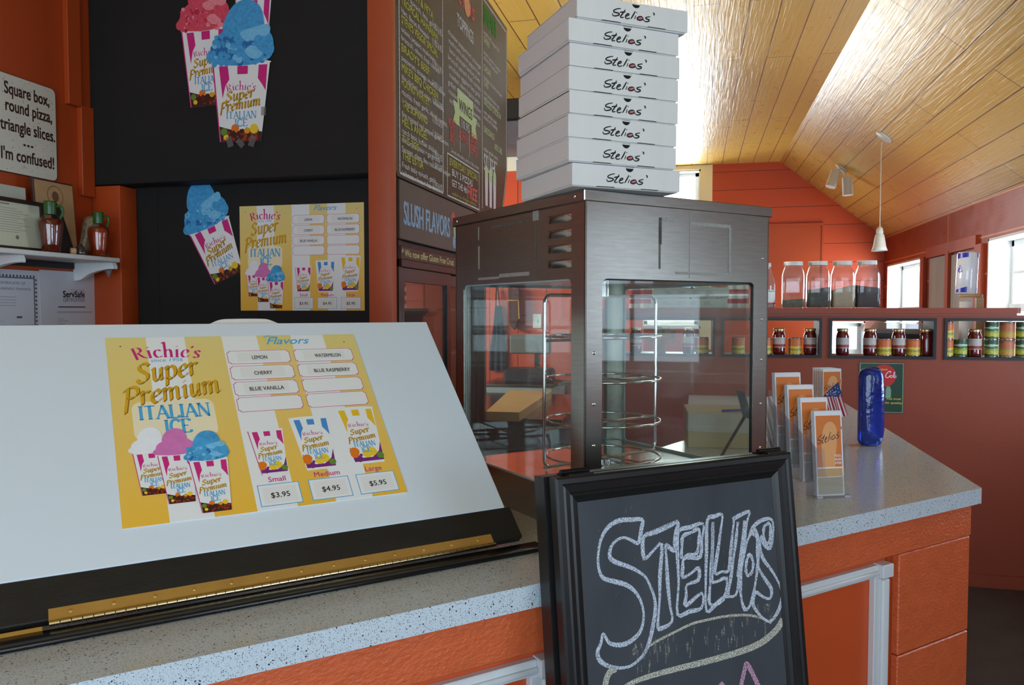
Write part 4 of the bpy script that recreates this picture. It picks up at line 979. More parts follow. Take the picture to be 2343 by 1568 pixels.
ordn = ['lowest front tier', 'second tier', 'third tier', 'highest rear tier']
for k in range(4):
    for j in range(4):
        tilt = radians(-5.5)
        M = SF @ T(0.0045 - 0.009 * k - 0.0004 * j, 0.004 + TD * k + 0.0036 * j, 0.0045 + TR * k) @ R(radians(1.2 * (j - 2) * (0.4 if j else 0))) @ R(tilt, 'X')
        lb = ('orange covered leaflet at the front of the %s of the clear stand' % ordn[k]) if j == 0 else ('%s leaflet in the %s of the clear stand, its white edge showing' % (('second', 'third', 'rearmost')[j - 1], ordn[k]))
        if lf is None: lf = leaflet(M, lb)
        else: q = copy_tree(lf); q.matrix_world = M; q['label'] = lb
# thicker pile of leaflets further back
fo = at_z(1878, 1000, CT); dF = 3.05
fp = at_d(1884, 845, dF)
HF = T(fp.x, fp.y, CT) @ R(radians(24))
ht = fp.z - FH_ * 1.0 - CT
fs = thing('leaflet_holder', 'clear acrylic holder behind the flag keeping one pile of leaflets', 'leaflet stand', HF)
b = MB(); b.box(-0.005, -0.004, 0, FW_ + 0.004, 0.088, ht); b.box(-0.005, -0.004, ht, FW_ + 0.004, -0.002, ht + 0.05); b.box(-0.005, 0.086, ht, FW_ + 0.004, 0.088, ht + 0.15); b.build('pocket', m_acr, fs)
for j in range(6):
    q = copy_tree(lf); q.matrix_world = HF @ T(0.0, 0.0005 + 0.0135 * j, ht + 0.001) @ R(radians(-1), 'X')
    q['label'] = 'orange covered leaflet fronting the rear pile behind the flag' if j == 0 else '%s leaflet from the front in the rear pile behind the flag' % ('second', 'third', 'fourth', 'fifth', 'last')[j - 1]

# small desk flag
tip = at_d(1926, 867, 2.55); base = at_z(1893, 1040, CT); base = Vector((tip.x - 0.055, tip.y + 0.02, CT))
fg = thing('desk_flag', 'small striped flag with star field and gold tip on a stick behind the leaflets', 'flag', T(base.x, base.y, CT))
d_ = Vector((tip.x - base.x, tip.y - base.y, tip.z - CT)); dn = d_.normalized()
b = MB(); b.cyl((0, 0, 0.008), tuple(d_ - dn * 0.03), 0.0025, n=8); b.build('stick', mat('gold_stick', (190, 150, 70), 0.4), fg)
b = MB(); b.cyl(tuple(d_ - dn * 0.03), tuple(d_), 0.0045, 0.0004, n=10); b.build('spear_tip', mat('gold_tip', (228, 150, 40), 0.35), fg)
b = MB(); b.lathe([(0.022, 0), (0.022, 0.005), (0.012, 0.009), (0.004, 0.011)], 20); b.build('foot', m_dark, fg)
def fpix(x, y): p = at_d(x, y, 2.54); return (p.x - base.x, p.y - base.y, p.z - CT)
b = MB(); N_ = 13
for i in range(N_):
    for j in range(6):
        pass
rowsF = []
for j in range(9):
    t = j / 8
    x0 = 1886 + 12 * t; x1 = 1925 + 15 * t; y = 907 + 46 * t
    rowsF.append([Vector(fpix(x0 + (x1 - x0) * i / N_, y + 3 * sin(i * 0.9))) + Vector((0, -1, 0)) * (0.006 * sin(i * 1.1 + t)) for i in range(N_ + 1)])
v = [tuple(p) for r in rowsF for p in r]
for j in range(8):
    for i in range(N_): b.add([v[j * 14 + i], v[j * 14 + i + 1], v[(j + 1) * 14 + i + 1], v[(j + 1) * 14 + i]], [(0, 1, 2, 3)], (i + 1) % 2, True)
b.build('stripes', [mat('flag_white', (228, 226, 232), 0.7), mat('flag_red', (176, 36, 56), 0.7)], fg)
b = MB(); cpts = [(1882, 908), (1900, 890), (1918, 874), (1921, 884), (1926, 900), (1928, 909), (1905, 908)]
b.add([fpix(*p) for p in cpts], [tuple(range(7))], 0)
for i in range(22):
    u, w_ = rnd.random(), rnd.random(); x = 1889 + 34 * u; y = 905 - (x - 1884) * 0.75 * w_ * 0.9
    p = fpix(x, y); p2 = fpix(x + 1.6, y); p3 = fpix(x + 1.6, y - 1.8); p4 = fpix(x, y - 1.8); off = _ray(1905, 890).normalized() * -0.0012
    b.add([tuple(Vector(k_) + off) for k_ in (p, p2, p3, p4)], [(0, 1, 2, 3)], 1)
b.build('star_field', [mat('flag_blue', (44, 60, 120), 0.7), mat('flag_white', (228, 226, 232))], fg)

# slumped blue glass bottle
m_blue = bpy.data.materials.new('cobalt_glass'); m_blue.use_nodes = True; p = P(m_blue)
p.inputs['Base Color'].default_value = (0.03, 0.09, 0.72, 1); p.inputs['Roughness'].default_value = 0.06; p.inputs['Transmission Weight'].default_value = 0.75; p.inputs['IOR'].default_value = 1.5
tc = nd(m_blue, 'ShaderNodeTexCoord'); n = nd(m_blue, 'ShaderNodeTexNoise', Scale=34.0, Detail=3.0); lk(m_blue, tc, 'Object', n, 'Vector')
bb = nd(m_blue, 'ShaderNodeBump', Strength=0.5, Distance=0.004); lk(m_blue, n, 'Fac', bb, 'Height'); lk(m_blue, bb, 'Normal', p, 'Normal')
bo = at_z(1991, 1019, CT)
b = MB()
prof_ = [(0.0, 0.0), (0.026, 0.0), (0.040, 0.006), (0.0465, 0.022), (0.0480, 0.06), (0.0475, 0.13), (0.0468, 0.20), (0.0455, 0.250), (0.0420, 0.268), (0.036, 0.277), (0.030, 0.281), (0.026, 0.278), (0.025, 0.27)]
nn = 40; v = []
for j, (r0, z) in enumerate(prof_):
    for i in range(nn):
        a = 2 * pi * i / nn; w_ = 1 + 0.035 * sin(3 * a + z * 20) + 0.02 * sin(5 * a - z * 47)
        v.append((r0 * w_ * cos(a), r0 * w_ * sin(a) * 0.72, z + (0.004 * sin(a * 2) if z > 0.25 else 0)))
b.add(v, [(j * nn + i, j * nn + (i + 1) % nn, (j + 1) * nn + (i + 1) % nn, (j + 1) * nn + i) for j in range(len(prof_) - 1) for i in range(nn)], sm=True)
tag(b.build('glass_bottle', m_blue), 'cobalt blue slumped glass bottle standing alone on the grey counter', 'bottle', None, T(bo.x, bo.y, CT) @ R(radians(18)))

# wrapped straws in a clear cup, right beside the warmer
sp = at_z(1788, 1062, CT)
b = MB(T(sp.x, sp.y, CT)); b.lathe([(0.030, 0.0), (0.030, 0.002), (0.036, 0.085), (0.038, 0.085), (0.032, 0.0)], 24)
tag(b.build('straw_cup', m_acr), 'clear plastic cup holding wrapped straws beside the steel warmer', 'cup')
m_straw = mat('straw_paper', (226, 228, 228), 0.6)
k_ = 0
for iy in range(3):
    for ix in range(5):
        gx_, gy_ = (ix - 2) * 0.0098, (iy - 1) * 0.011
        x0, y0 = sp.x + gx_, sp.y + gy_; h = 0.185 + 0.03 * ((ix * 7 + iy * 5) % 4) / 3
        b = MB(); b.cyl((x0, y0, CT + 0.004), (x0 - 0.052 + gx_ * 0.7, y0 - 0.004 + gy_ * 0.8, CT + h), 0.0041, n=8)
        tag(b.build('wrapped_straw', m_straw), 'white paper wrapped straw leaning left in the clear cup', 'straw', 'wrapped straws in the cup')

# black folding stand and cardboard box behind the warmer
e0 = at_d(1690, 935, 2.5)
es = thing('display_easel', 'black tilted tablet stand on the counter behind the warmer glass', 'stand', T(e0.x, e0.y, CT))
eb = lambda x, y, k=2.5: (lambda q: (q.x - e0.x, q.y - e0.y, q.z - CT))(at_d(x, y, k))
m_blk = mat('black_plastic', (34, 36, 38), 0.4)
b = MB(); b.add([eb(1684, 892), eb(1704, 898), eb(1722, 960), eb(1700, 955), eb(1684, 892, 2.54), eb(1704, 898, 2.54), eb(1722, 960, 2.54), eb(1700, 955, 2.54)], [(0, 1, 2, 3), (7, 6, 5, 4), (0, 4, 5, 1), (1, 5, 6, 2), (2, 6, 7, 3), (3, 7, 4, 0)]); b.build('panel', m_blk, es)
pb1 = at_z(1648, 1052, CT); pb2 = at_z(1772, 1040, CT)
b = MB(); b.tube([eb(1706, 950, 2.53), (pb1.x - e0.x, pb1.y - e0.y, 0.005)], 0.005, 8); b.build('leg', m_blk, es)
b = MB(); b.tube([eb(1712, 945, 2.53), (pb2.x - e0.x, pb2.y - e0.y, 0.005)], 0.005, 8); b.build('leg', m_blk, es)
c0 = at_z(1574, 1024, CT)
bxf = thing('carton', 'low pale cardboard box lying on the counter behind the warmer', 'box', T(c0.x, c0.y, CT) @ R(radians(4)))
b = MB(); b.box(0, 0, 0, 0.30, 0.26, 0.085, bev=0.002); b.build('tray', mat('tan_cardboard', (206, 186, 140), 0.7), bxf)
b = MB(); b.box(-0.002, -0.002, 0.055, 0.302, 0.262, 0.125, bev=0.003); b.build('lid', mat('pale_cardboard', (206, 206, 196), 0.7, noise=0.06), bxf)
b = MB(T(c0.x, c0.y, CT + 0.1262) @ R(radians(30))); b.cyl((0.12, -0.03, 0.005), (0.26, -0.03, 0.005), 0.0045, n=10)
tag(b.build('pen', mat('blue_pen', (40, 50, 150), 0.3)), 'blue pen lying on the pale box behind the warmer', 'pen')

# ------------------------------------------------------------------ jars on the ledge
m_jar = glass('clear_plastic_jar', (240, 240, 240), refl=1.5, rough=0.05, haze=0.07)
m_lid = mat('translucent_white_lid', (218, 218, 214), 0.45)
LEDGE = 1.517
def loft(b, secs, n=6, cap=True):
    rings = [[(x, y, z) for x, y in rrect(-w, -w, w, w, min(r, w * 0.99), n)] for w, r, z in secs]; k = len(rings[0])
    b.add([p for r in rings for p in r], [(j * k + i, j * k + (i + 1) % k, (j + 1) * k + (i + 1) % k, (j + 1) * k + i) for j in range(len(rings) - 1) for i in range(k)], sm=True)
    if cap: b.add(rings[0], [tuple(range(k))[::-1]]); b.add(rings[-1], [tuple(range(k))])
jx = [at_y(x, 703, YH + 0.12).x for x in (1814, 1870.5, 1926.5, 1982.5)]
jars = [('square clear spice jar almost empty with dull green herbs', (106, 108, 84), 0.050, 0.0, 0.4), ('square clear spice jar half full of dark green herbs', (66, 70, 54), 0.112, 0.004, 0.5),
        ('square clear spice jar half full of tan powder', (196, 178, 146), 0.116, 0.012, 0.12), ('square clear spice jar half full of nearly black spice', (52, 44, 42), 0.120, -0.012, 0.35)]
for k, (lb, col, h, slant, nz) in enumerate(jars):
    t = thing('spice_jar', lb + ' on the orange ledge', 'jar', T(jx[k], YH + 0.125, LEDGE) @ R(radians(rnd.uniform(-1.5, 1.5))), 'spice jars on the ledge')
    b = MB(); loft(b, [(0.058, 0.014, 0.0), (0.0610, 0.018, 0.006), (0.0615, 0.020, 0.185), (0.058, 0.026, 0.205), (0.050, 0.040, 0.228), (0.047, 0.046, 0.236), (0.047, 0.046, 0.245)]); b.build('jar_body', m_jar, t)
    b = MB(); rg = rrect(-0.0585, -0.0585, 0.0585, 0.0585, 0.017, 6); kk = len(rg)
    b.add([(x, y, 0.005) for x, y in rg] + [(x, y, h + slant * x / 0.06 + 0.004 * sin(40 * x)) for x, y in rg], [tuple(range(kk))[::-1], tuple(range(kk, 2 * kk))] + [(i, (i + 1) % kk, kk + (i + 1) % kk, kk + i) for i in range(kk)])
    b.build('contents', mat('spice_%d' % k, col, 0.9, noise=nz, nscale=90), t)
    b = MB()
    v = [(0.0515 * cos(a) * (1 + 0.012 * (i % 2)), 0.0515 * sin(a) * (1 + 0.012 * (i % 2)), 0) for i, a in enumerate([2 * pi * i / 60 for i in range(60)])]
    b.prism([(p[0], p[1]) for p in v], 0.2455, 0.268); b.build('screw_lid', m_lid, t)
t = thing('spice_jar', 'round shouldered plastic jar with paper label on the ledge next to the warmer', 'jar', T(at_y(1750, 703, YH + 0.12).x, YH + 0.12, LEDGE), 'spice jars on the ledge')
b = MB(); b.lathe([(0.052, 0), (0.056, 0.006), (0.056, 0.13), (0.052, 0.16), (0.036, 0.205), (0.030, 0.225), (0.030, 0.24)], 32); b.build('jar_body', m_jar, t)
b = MB(); b.lathe([(0.0568, 0.022), (0.0568, 0.105)], 32); b.build('paper_label', ramp_z('jar_label', [(0, (180, 60, 50)), (0.12, (226, 226, 222)), (0.88, (90, 150, 90)), (0.94, (226, 226, 222))], 0.022, 0.105), t)
b = MB(); b.lathe([(0.032, 0.2405), (0.032, 0.262), (0.0001, 0.262)], 24); b.build('screw_lid', m_lid, t)
b = MB(); b.lathe([(0.0001, 0.003), (0.053, 0.004), (0.053, 0.10), (0.0001, 0.10)], 24); b.build('contents', mat('spice_white', (214, 206, 196), 0.8), t)

# ------------------------------------------------------------------ jars and cans in the openings
SILL = OZ0 + 0.0152
m_sauce = mat('tomato_sauce', (96, 20, 18), 0.12, coat=0.8)
m_gold_lid = mat('gold_lid', (206, 184, 130), 0.3, metal=0.8)
m_can = mat('tin', (200, 200, 198), 0.25, metal=1.0)
m_jlab = ramp_z('jam_label', [(0.0, (180, 172, 168)), (0.16, (150, 48, 44)), (0.42, (184, 178, 174)), (0.9, (172, 166, 164)), (1.0, (196, 190, 184))], 0.040, 0.098, 0.5, noise=0.18, nscale=55)
m_lab_o = ramp_z('can_label_orange', [(0.0, (196, 160, 90)), (0.14, (214, 186, 60)), (0.34, (150, 150, 60)), (0.50, (226, 190, 60)), (0.62, (206, 110, 56)), (1.0, (198, 96, 50))], 0.004, 0.092, 0.45, noise=0.25, nscale=45)
m_lab_g = ramp_z('can_label_green', [(0.0, (44, 96, 58)), (0.26, (196, 190, 70)), (0.46, (150, 170, 70)), (0.62, (60, 110, 64)), (0.74, (196, 206, 186)), (0.84, (40, 92, 54)), (1.0, (36, 84, 50))], 0.004, 0.092, 0.45, noise=0.25, nscale=40)
m_lab_b = ramp_z('can_label_brick', [(0.0, (160, 96, 66)), (0.22, (196, 150, 66)), (0.5, (170, 150, 60)), (0.6, (186, 110, 74)), (1.0, (170, 92, 66))], 0.004, 0.092, 0.45, noise=0.3, nscale=45)
def jam(name, x, label, lab=True):
    t = thing(name, label, 'jar', T(x, YH + 0.055, SILL), 'tomato sauce jars in the openings')
    b = MB(); b.lathe([(0.030, 0), (0.0335, 0.004), (0.0345, 0.02), (0.0345, 0.108), (0.031, 0.122), (0.0275, 0.130), (0.0275, 0.136)], 28); b.build('jar_body', m_sauce, t)
    if lab: b = MB(); b.lathe([(0.0350, 0.040), (0.0350, 0.098)], 28); b.build('paper_label', m_jlab, t)
    b = MB(); b.lathe([(0.0300, 0.1362), (0.0305, 0.138), (0.0305, 0.148), (0.0285, 0.150), (0.0001, 0.1495)], 28); b.build('gold_lid', m_gold_lid, t)
def can(x, label, m, r=0.037, z=0.0, dy=0.0):
    t = thing('food_can', label, 'can', T(x, YH + 0.055 + dy, SILL + z), 'canned peppers in the openings')
    b = MB(); b.lathe([(0.0001, 0), (r, 0), (r, 0.003), (r - 0.0012, 0.004), (r - 0.0012, 0.091), (r, 0.092), (r, 0.095), (r - 0.002, 0.095), (r - 0.003, 0.092), (0.0001, 0.092)], 30); b.build('tin', m_can, t)
    b = MB(); b.lathe([(r - 0.0008, 0.005), (r - 0.0008, 0.090)], 30); b.build('paper_label', m, t)
cx = lambda a, b_: (at_y(a, 800, YH + 0.055).x + at_y(b_, 800, YH + 0.055).x) / 2
jam('sauce_jar', cx(1768, 1796), 'tomato sauce jar left of the lone can in the opening right beside the warmer')
jam('sauce_jar', cx(1839, 1867), 'tomato sauce jar at the right end of the opening beside the warmer')
can(cx(1735, 1766), 'orange labelled pepper can half hidden by the right post of the warmer', m_lab_o)
can(cx(1803, 1835), 'orange labelled pepper can between two sauce jars in the opening beside the warmer', m_lab_o)
can(cx(1672, 1706), 'orange labelled pepper can seen through the warmer glass at the left of its opening', m_lab_o)
jam('sauce_jar', cx(1561, 1590), 'tomato sauce jar seen through the warmer glass beside a dim can')
can(cx(1592, 1622), 'yellow labelled pepper can seen dimly through the warmer glass beside a sauce jar', m_lab_o)
jam('sauce_jar', cx(1448, 1462), 'lone tomato sauce jar seen through the warmer glass behind the rack')
jam('sauce_jar', cx(1914, 1941), 'tomato sauce jar standing alone at the left of the middle black framed opening')
jam('sauce_jar', cx(1976, 2004), 'tomato sauce jar second from the left in the middle black framed opening')
can(cx(2005, 2040), 'left one of the two orange cans in the middle black framed opening', m_lab_o, 0.039)
jam('sauce_jar', cx(2041, 2070), 'tomato sauce jar between the two orange cans in the middle black framed opening')
can(cx(2072, 2106), 'right one of the two orange cans in the middle black framed opening', m_lab_o, 0.038)
jam('sauce_jar', cx(2107, 2131), 'unlabelled dark sauce jar at the right end of the middle black framed opening', False)
can(cx(2150, 2182), 'lower orange can at the left edge of the rightmost opening', m_lab_o, 0.033)
can(cx(2150, 2182), 'upper orange can at the left edge of the rightmost opening', m_lab_o, 0.033, 0.0955)
can(cx(2182, 2213), 'single green can left of the sauce jar in the rightmost opening', m_lab_g, 0.034)
jam('sauce_jar', cx(2214, 2245), 'tomato sauce jar among green and brick cans in the rightmost opening')
for (a, b_, m, r, nm) in ((2251, 2284, m_lab_g, 0.0345, 'green can of the stack right of the sauce jar'), (2285, 2321, m_lab_b, 0.0385, 'brick red can of the stack between two green stacks'), (2323, 2356, m_lab_g, 0.0345, 'green can of the stack cut by the right photo edge')):
    can(cx(a, b_), 'lower ' + nm, m, r); can(cx(a, b_), 'upper ' + nm, m, r, 0.0955)

# vintage drink sign on the partition
s0 = at_y(1966, 829, YH); s1 = at_y(2066, 946, YH); sw, sh = s1.x - s0.x, s0.z - s1.z
sg = thing('drink_sign', 'green tin soda sign with red disc hung on the partition behind the blue bottle', 'sign', facing_viewer((s0.x, YH - 0.001, s1.z)))
b = MB(); b.box(0, 0, 0, sw, sh, 0.004, bev=0.002); b.build('plate', mat('sign_green', (24, 62, 44), 0.35), sg)
b = MB(); b.holed([(0.003, 0.003), (sw - 0.003, 0.003), (sw - 0.003, sh - 0.003), (0.003, sh - 0.003)], [[(0.0055, 0.0055), (sw - 0.0055, 0.0055), (sw - 0.0055, sh - 0.0055), (0.0055, sh - 0.0055)]], 0.0041, 0.0045); b.build('border', mat('sign_mint', (150, 186, 160), 0.4), sg)
b = MB(); b.disc(sw * 0.56, sh * 0.74, 0.062, z=0.0044); b.build('red_disc', mat('sign_red', (186, 34, 34), 0.35), sg)
b = MB(); b.text('DRINK', sw * 0.56, sh * 0.845, 0.012, 0.0048, align='C', fat=0.0004)
b.text('You trust', sw * 0.94, sh * 0.265, 0.0155, 0.0048, align='R', shear=0.2, w=0.076, fat=0.0005); b.text('its quality', sw * 0.97, sh * 0.185, 0.0155, 0.0048, align='R', shear=0.2, w=0.086, fat=0.0005); b.build('yellow_lettering', mat('sign_yellow', (214, 196, 70), 0.4), sg)
b = MB()
def scr(pts, ox, w=0.003): b.stroke([(sw * 0.56 + (x + ox) * 0.001, sh * 0.70 + y * 0.001) for x, y in pts], w, 0.0049)
for ox in (-56, 4):
    scr([(26, 26), (30, 34), (22, 36), (8, 22), (4, 8), (10, 0), (20, 4), (28, 14)], ox, 0.0036); scr([(34, 14), (28, 8), (30, 1), (36, 2), (38, 10), (34, 14)], ox, 0.0028)
scr([(-12, 14), (-18, 8), (-16, 1), (-10, 2), (-8, 10), (-12, 14)], -4, 0.0028); scr([(-6, 14), (-8, 2), (-2, 4)], -6, 0.0026)
scr([(44, 4), (50, 22), (48, 34), (44, 20), (44, 2), (48, 2)], 4, 0.0026); scr([(58, 13), (52, 8), (52, 1), (57, 2), (60, 12), (58, 2), (62, 3)], 2, 0.0026)
b.build('script_lettering', m_paper, sg)
b = MB(); b.prism([(sw * 0.60, sh * 0.30), (sw * 0.72, sh * 0.30), (sw * 0.72, sh * 0.46), (sw * 0.69, sh * 0.53), (sw * 0.63, sh * 0.53), (sw * 0.60, sh * 0.46)], 0.0044, 0.0052); b.build('bottle_picture', mat('sign_bottle', (120, 166, 136), 0.4), sg)

# ------------------------------------------------------------------ behind the partition: side table, towel holder, covered machine
YT = 5.12
m_wood = mat('pale_wood', (186, 150, 104), 0.5, noise=0.15, nscale=6, stretch=(1, 1, 12))
tb = thing('side_table', 'table behind the partition carrying the paper towel holder', 'table', T(0, 0, 0))
b = MB(); b.box(0.75, 4.92, 1.17, 1.75, 5.45, 1.20); b.build('table_top', m_wood, tb)
for x, y in ((0.79, 4.95), (1.71, 4.95), (0.79, 5.41), (1.71, 5.41)): b = MB(); b.box(x - 0.025, y - 0.025, 0, x + 0.025, y + 0.025, 1.17); b.build('leg', m_wood, tb)
q0 = at_y(2212, 690, YT)
th = thing('towel_holder', 'wooden paper towel holder with round top plate behind the partition', 'holder', T(q0.x, YT, 1.20))
zpl = at_y(2212, 680, YT).z - 1.20
b = MB(); b.lathe([(0.09, 0), (0.09, 0.018), (0.0001, 0.018)], 30); b.build('base', m_wood, th)
b = MB(); b.box(0.048, -0.012, 0.018, 0.088, 0.012, zpl - 0.001); b.build('post', m_wood, th)
b = MB(); b.lathe([(0.0001, zpl - 0.001), (0.060, zpl - 0.001), (0.062, zpl + 0.008), (0.060, zpl + 0.016), (0.0001, zpl + 0.016)], 30, M=T(0.022, 0, 0)); b.build('top_plate', m_wood, th)
m_towel = mat('paper_towel', (232, 234, 234), 0.8)
b = MB(T(q0.x - 0.002, YT, 1.2185)); b.lathe([(0.012, 0), (0.036, 0), (0.036, zpl - 0.045), (0.012, zpl - 0.045)], 28)
tag(b.build('paper_roll', m_towel), 'thin bare paper towel roll below the wooden plate of the holder', 'paper roll')
zt0 = 1.20 + zpl + 0.0165; ztop = at_y(2208, 578, YT).z; hr = ztop - zt0; rx = (at_y(2235, 630, YT).x - at_y(2186, 630, YT).x) / 2
pr_ = thing('towel_roll', 'wrapped paper towel roll with blue print standing on the wooden plate', 'paper roll', T(at_y(2210.5, 630, YT).x, YT, zt0) @ R(0.03, 'Y'))
b = MB(); b.lathe([(0.0001, 0.0), (rx * 0.9, 0), (rx, 0.01), (rx, hr - 0.01), (rx * 0.9, hr), (0.0001, hr)], 32); b.build('wrapped_roll', mat('plastic_wrap', (222, 226, 232), 0.18, coat=0.6, bump=0.3, bscale=40), pr_)
b = MB()
def patch(a0, a1, z0, z1, z2, z3, n=8):
    v = []
    for i in range(n + 1):
        a = radians(a0 + (a1 - a0) * i / n); t = i / n; v += [(rx * 1.008 * cos(a), rx * 1.008 * sin(a), z0 + (z2 - z0) * t), (rx * 1.008 * cos(a), rx * 1.008 * sin(a), z1 + (z3 - z1) * t)]
    b.add(v, [(2 * i, 2 * i + 2, 2 * i + 3, 2 * i + 1) for i in range(n)], sm=True)
patch(192, 258, hr * 0.84, hr * 0.97, hr * 0.88, hr * 0.985); patch(192, 258, hr * 0.04, hr * 0.10, hr * 0.04, hr * 0.18); patch(312, 350, hr * 0.88, hr * 0.98, hr * 0.84, hr * 0.97); patch(318, 345, hr * 0.04, hr * 0.16, hr * 0.04, hr * 0.12)
for a0, z0 in ((214, 0.50), (208, 0.58), (220, 0.58), (214, 0.64), (205, 0.53), (223, 0.52), (335, 0.5), (342, 0.56)): patch(a0 - 5, a0 + 6, hr * z0, hr * (z0 + 0.05), hr * z0, hr * (z0 + 0.05), 3)
b.build('blue_print', mat('blue_print', (48, 52, 170), 0.3), pr_)
mc = at_y(2050, 780, 5.2)
mm = thing('covered_machine', 'dark appliance under a clear plastic cover seen through the middle opening', 'appliance', T(mc.x, 5.2, 1.20))
b = MB(); b.box(-0.14, -0.10, 0, 0.14, 0.10, 0.19, bev=0.01); b.build('machine_body', mat('appliance_grey', (74, 76, 78), 0.35, metal=0.4), mm)
b = MB()
ztp = at_y(2050, 738, 5.2).z - 1.20
b.add([(-0.2, -0.12, 0.17), (0.19, -0.12, 0.16), (0.19, 0.14, 0.17), (-0.2, 0.14, 0.19), (-0.14, -0.1, ztp), (0.15, -0.1, ztp - 0.01), (0.15, 0.1, ztp), (-0.14, 0.1, ztp + 0.005)], [(0, 1, 5, 4), (1, 2, 6, 5), (2, 3, 7, 6), (3, 0, 4, 7), (4, 5, 6, 7)])
b.build('plastic_cover', glass('plastic_sheet', (235, 236, 238), refl=2.0, rough=0.12, haze=0.35), mm)

# ------------------------------------------------------------------ lamps
SLN = Vector((-(ZE - ZC), 0, XR - XRIDGE)).normalized() * -1     # normal of the sloping ceiling, pointing down into the room
EV = Vector((XR, 0, ZE))
cp = at_pl(2023, 313, EV, SLN)
kd = (at_pl(2014, 320, EV, SLN) - EYEV).dot(_ray(1171.5, 784))
m_lampw = mat('lamp_white', (222, 222, 216), 0.35)
pd_ = thing('pendant_lamp', 'white bell shaped glass pendant lamp hanging from the sloping yellow ceiling', 'lamp', T(cp.x, cp.y, cp.z))
slope = atan2(ZC - ZE, XR - XRIDGE)
b = MB(R(slope, 'Y') @ R(pi, 'X')); b.lathe([(0.075, 0.001), (0.075, 0.008), (0.06, 0.016), (0.0001, 0.020)], 30); b.build('canopy', m_lampw, pd_)
sb_ = at_d(2014, 574, kd).z - cp.z; st_ = at_d(2014, 518, kd).z - cp.z; ox = at_d(2014.5, 450, kd)
ofs = T(ox.x - cp.x, ox.y - cp.y, 0)
b = MB(ofs); b.cyl((0, 0, -0.02), (0, 0, st_ - 0.002), 0.0035, n=8); b.build('cord', m_lampw, pd_)
hs = st_ - sb_; rs = (at_d(2032, 570, kd) - at_d(1997, 570, kd)).length / 2
b = MB(ofs); b.lathe([(0.006, st_), (rs * 0.36, st_ - hs * 0.08), (rs * 0.44, st_ - hs * 0.24), (rs * 0.40, st_ - hs * 0.30)], 28); b.build('socket_cup', m_lampw, pd_)
b = MB(ofs); b.lathe([(rs * 0.42, st_ - hs * 0.30), (rs * 0.55, st_ - hs * 0.36), (rs * 0.66, st_ - hs * 0.55), (rs * 0.80, st_ - hs * 0.82), (rs, sb_), (rs * 0.96, sb_), (rs * 0.76, st_ - hs * 0.82), (rs * 0.62, st_ - hs * 0.55)], 32); b.build('shade', mat('frosted_glass', (228, 228, 220), 0.4), pd_)
sp_ = at_pl(1926, 384, EV, SLN); ks = (sp_ - EYEV).dot(_ray(1171.5, 784))
sl_ = thing('spot_light', 'white ceiling spotlight with two cylinder heads on the sloping ceiling', 'lamp', T(sp_.x, sp_.y, sp_.z))
b = MB(R(slope, 'Y') @ R(pi, 'X')); b.lathe([(0.055, 0.001), (0.055, 0.012), (0.045, 0.02), (0.0001, 0.022)], 26, sx=1.3); b.build('mounting_plate', m_lampw, sl_)
for (x0, y0, x1, y1) in ((1913, 391, 1900, 428), (1938, 406, 1940, 447)):
    p0 = at_d(x0, y0, ks) - sp_; p1 = at_d(x1, y1, ks) - sp_
    b = MB(); b.cyl(tuple(p0), tuple(p1), 0.052, 0.054, 26); hd = b.build('lamp_head', m_lampw, sl_)
    b = MB(); b.tube([(0, 0, -0.012), tuple(p0 * 0.6), tuple(p0 + (p1 - p0) * 0.15)], 0.009, 8); b.build('swivel_arm', m_lampw, hd)
# ------------------------------------------------------------------ black wall: cut-outs
FK = facing_viewer((0, 2.662, 0)); FK2 = facing_viewer((0, 2.762, 0))
def wp(x, y, Y): p = at_y(x, y, Y); return (p.x, p.z)
def cutout(label, M, w, h, scoop, tapes=()):
    t = thing('ice_cutout', label, 'paper cut-out', M)
    b = MB(); draw_cup(b, 0, 0, w, h, 0.0010, 'pink', scoop)
    b.prism([(-w * 0.36, 0), (w * 0.36, 0), (w * 0.5, h), (-w * 0.5, h)], 0.0002, 0.0009, IDX['white']); b.build('cup_picture', INKM, t)
    if tapes:
        for x, y, s_, a in tapes:
            b = MB(); b.poly([(x + (u * cos(a) - v * sin(a)) * s_, y + (u * sin(a) + v * cos(a)) * s_) for u, v in ((-0.5, -0.8), (0.5, -0.8), (0.5, 0.8), (-0.5, 0.8))], 0.0030); b.build('tape', glass('clear_tape', (200, 204, 202), 1.5, 0.15, 0.12), t)
    return t
BLUES = ('scoopblue', 'scoopblue_light', 'scoopblue_deep'); REDS = ('scoopred', 'scoopred_light', 'scoopred_deep')
def cut_at(label, xb, yb, xl, xr, yt, Y, rot, scoop, dz=0.0, tapes=()):
    a = wp(xb, yb, Y); w = wp(xr, yt, Y)[0] - wp(xl, yt, Y)[0]; h = wp(xb, yt, Y)[1] - a[1]
    return cutout(label, facing_viewer((a[0], Y - 0.0006 - dz, a[1])) @ R(rot), w, h, scoop, tapes)
cut_at('paper cut-out cup with pink stripes cut off by the top photo edge', 577, 172, 532, 614, -4, 2.662, radians(-2), None, 0.0)
cut_at('large paper cut-out of a cup heaped with red ice, partly behind the blue one', 476, 243, 416, 520, 66, 2.662, radians(1.5), REDS, 0.003)
cut_at('large paper cut-out of a cup heaped with blue ice taped on the black wall', 553, 325, 497, 627, 146, 2.662, radians(-1.5), BLUES, 0.006, ((-0.045, 0.0, 0.025, 0.3), (0.05, 0.0, 0.025, -0.3), (0.0, -0.006, 0.022, 0.8), (0.096, 0.11, 0.020, 0.0)))
a = wp(524, 636, 2.762); w_ = wp(541, 500, 2.762)[0] - wp(447, 500, 2.762)[0]
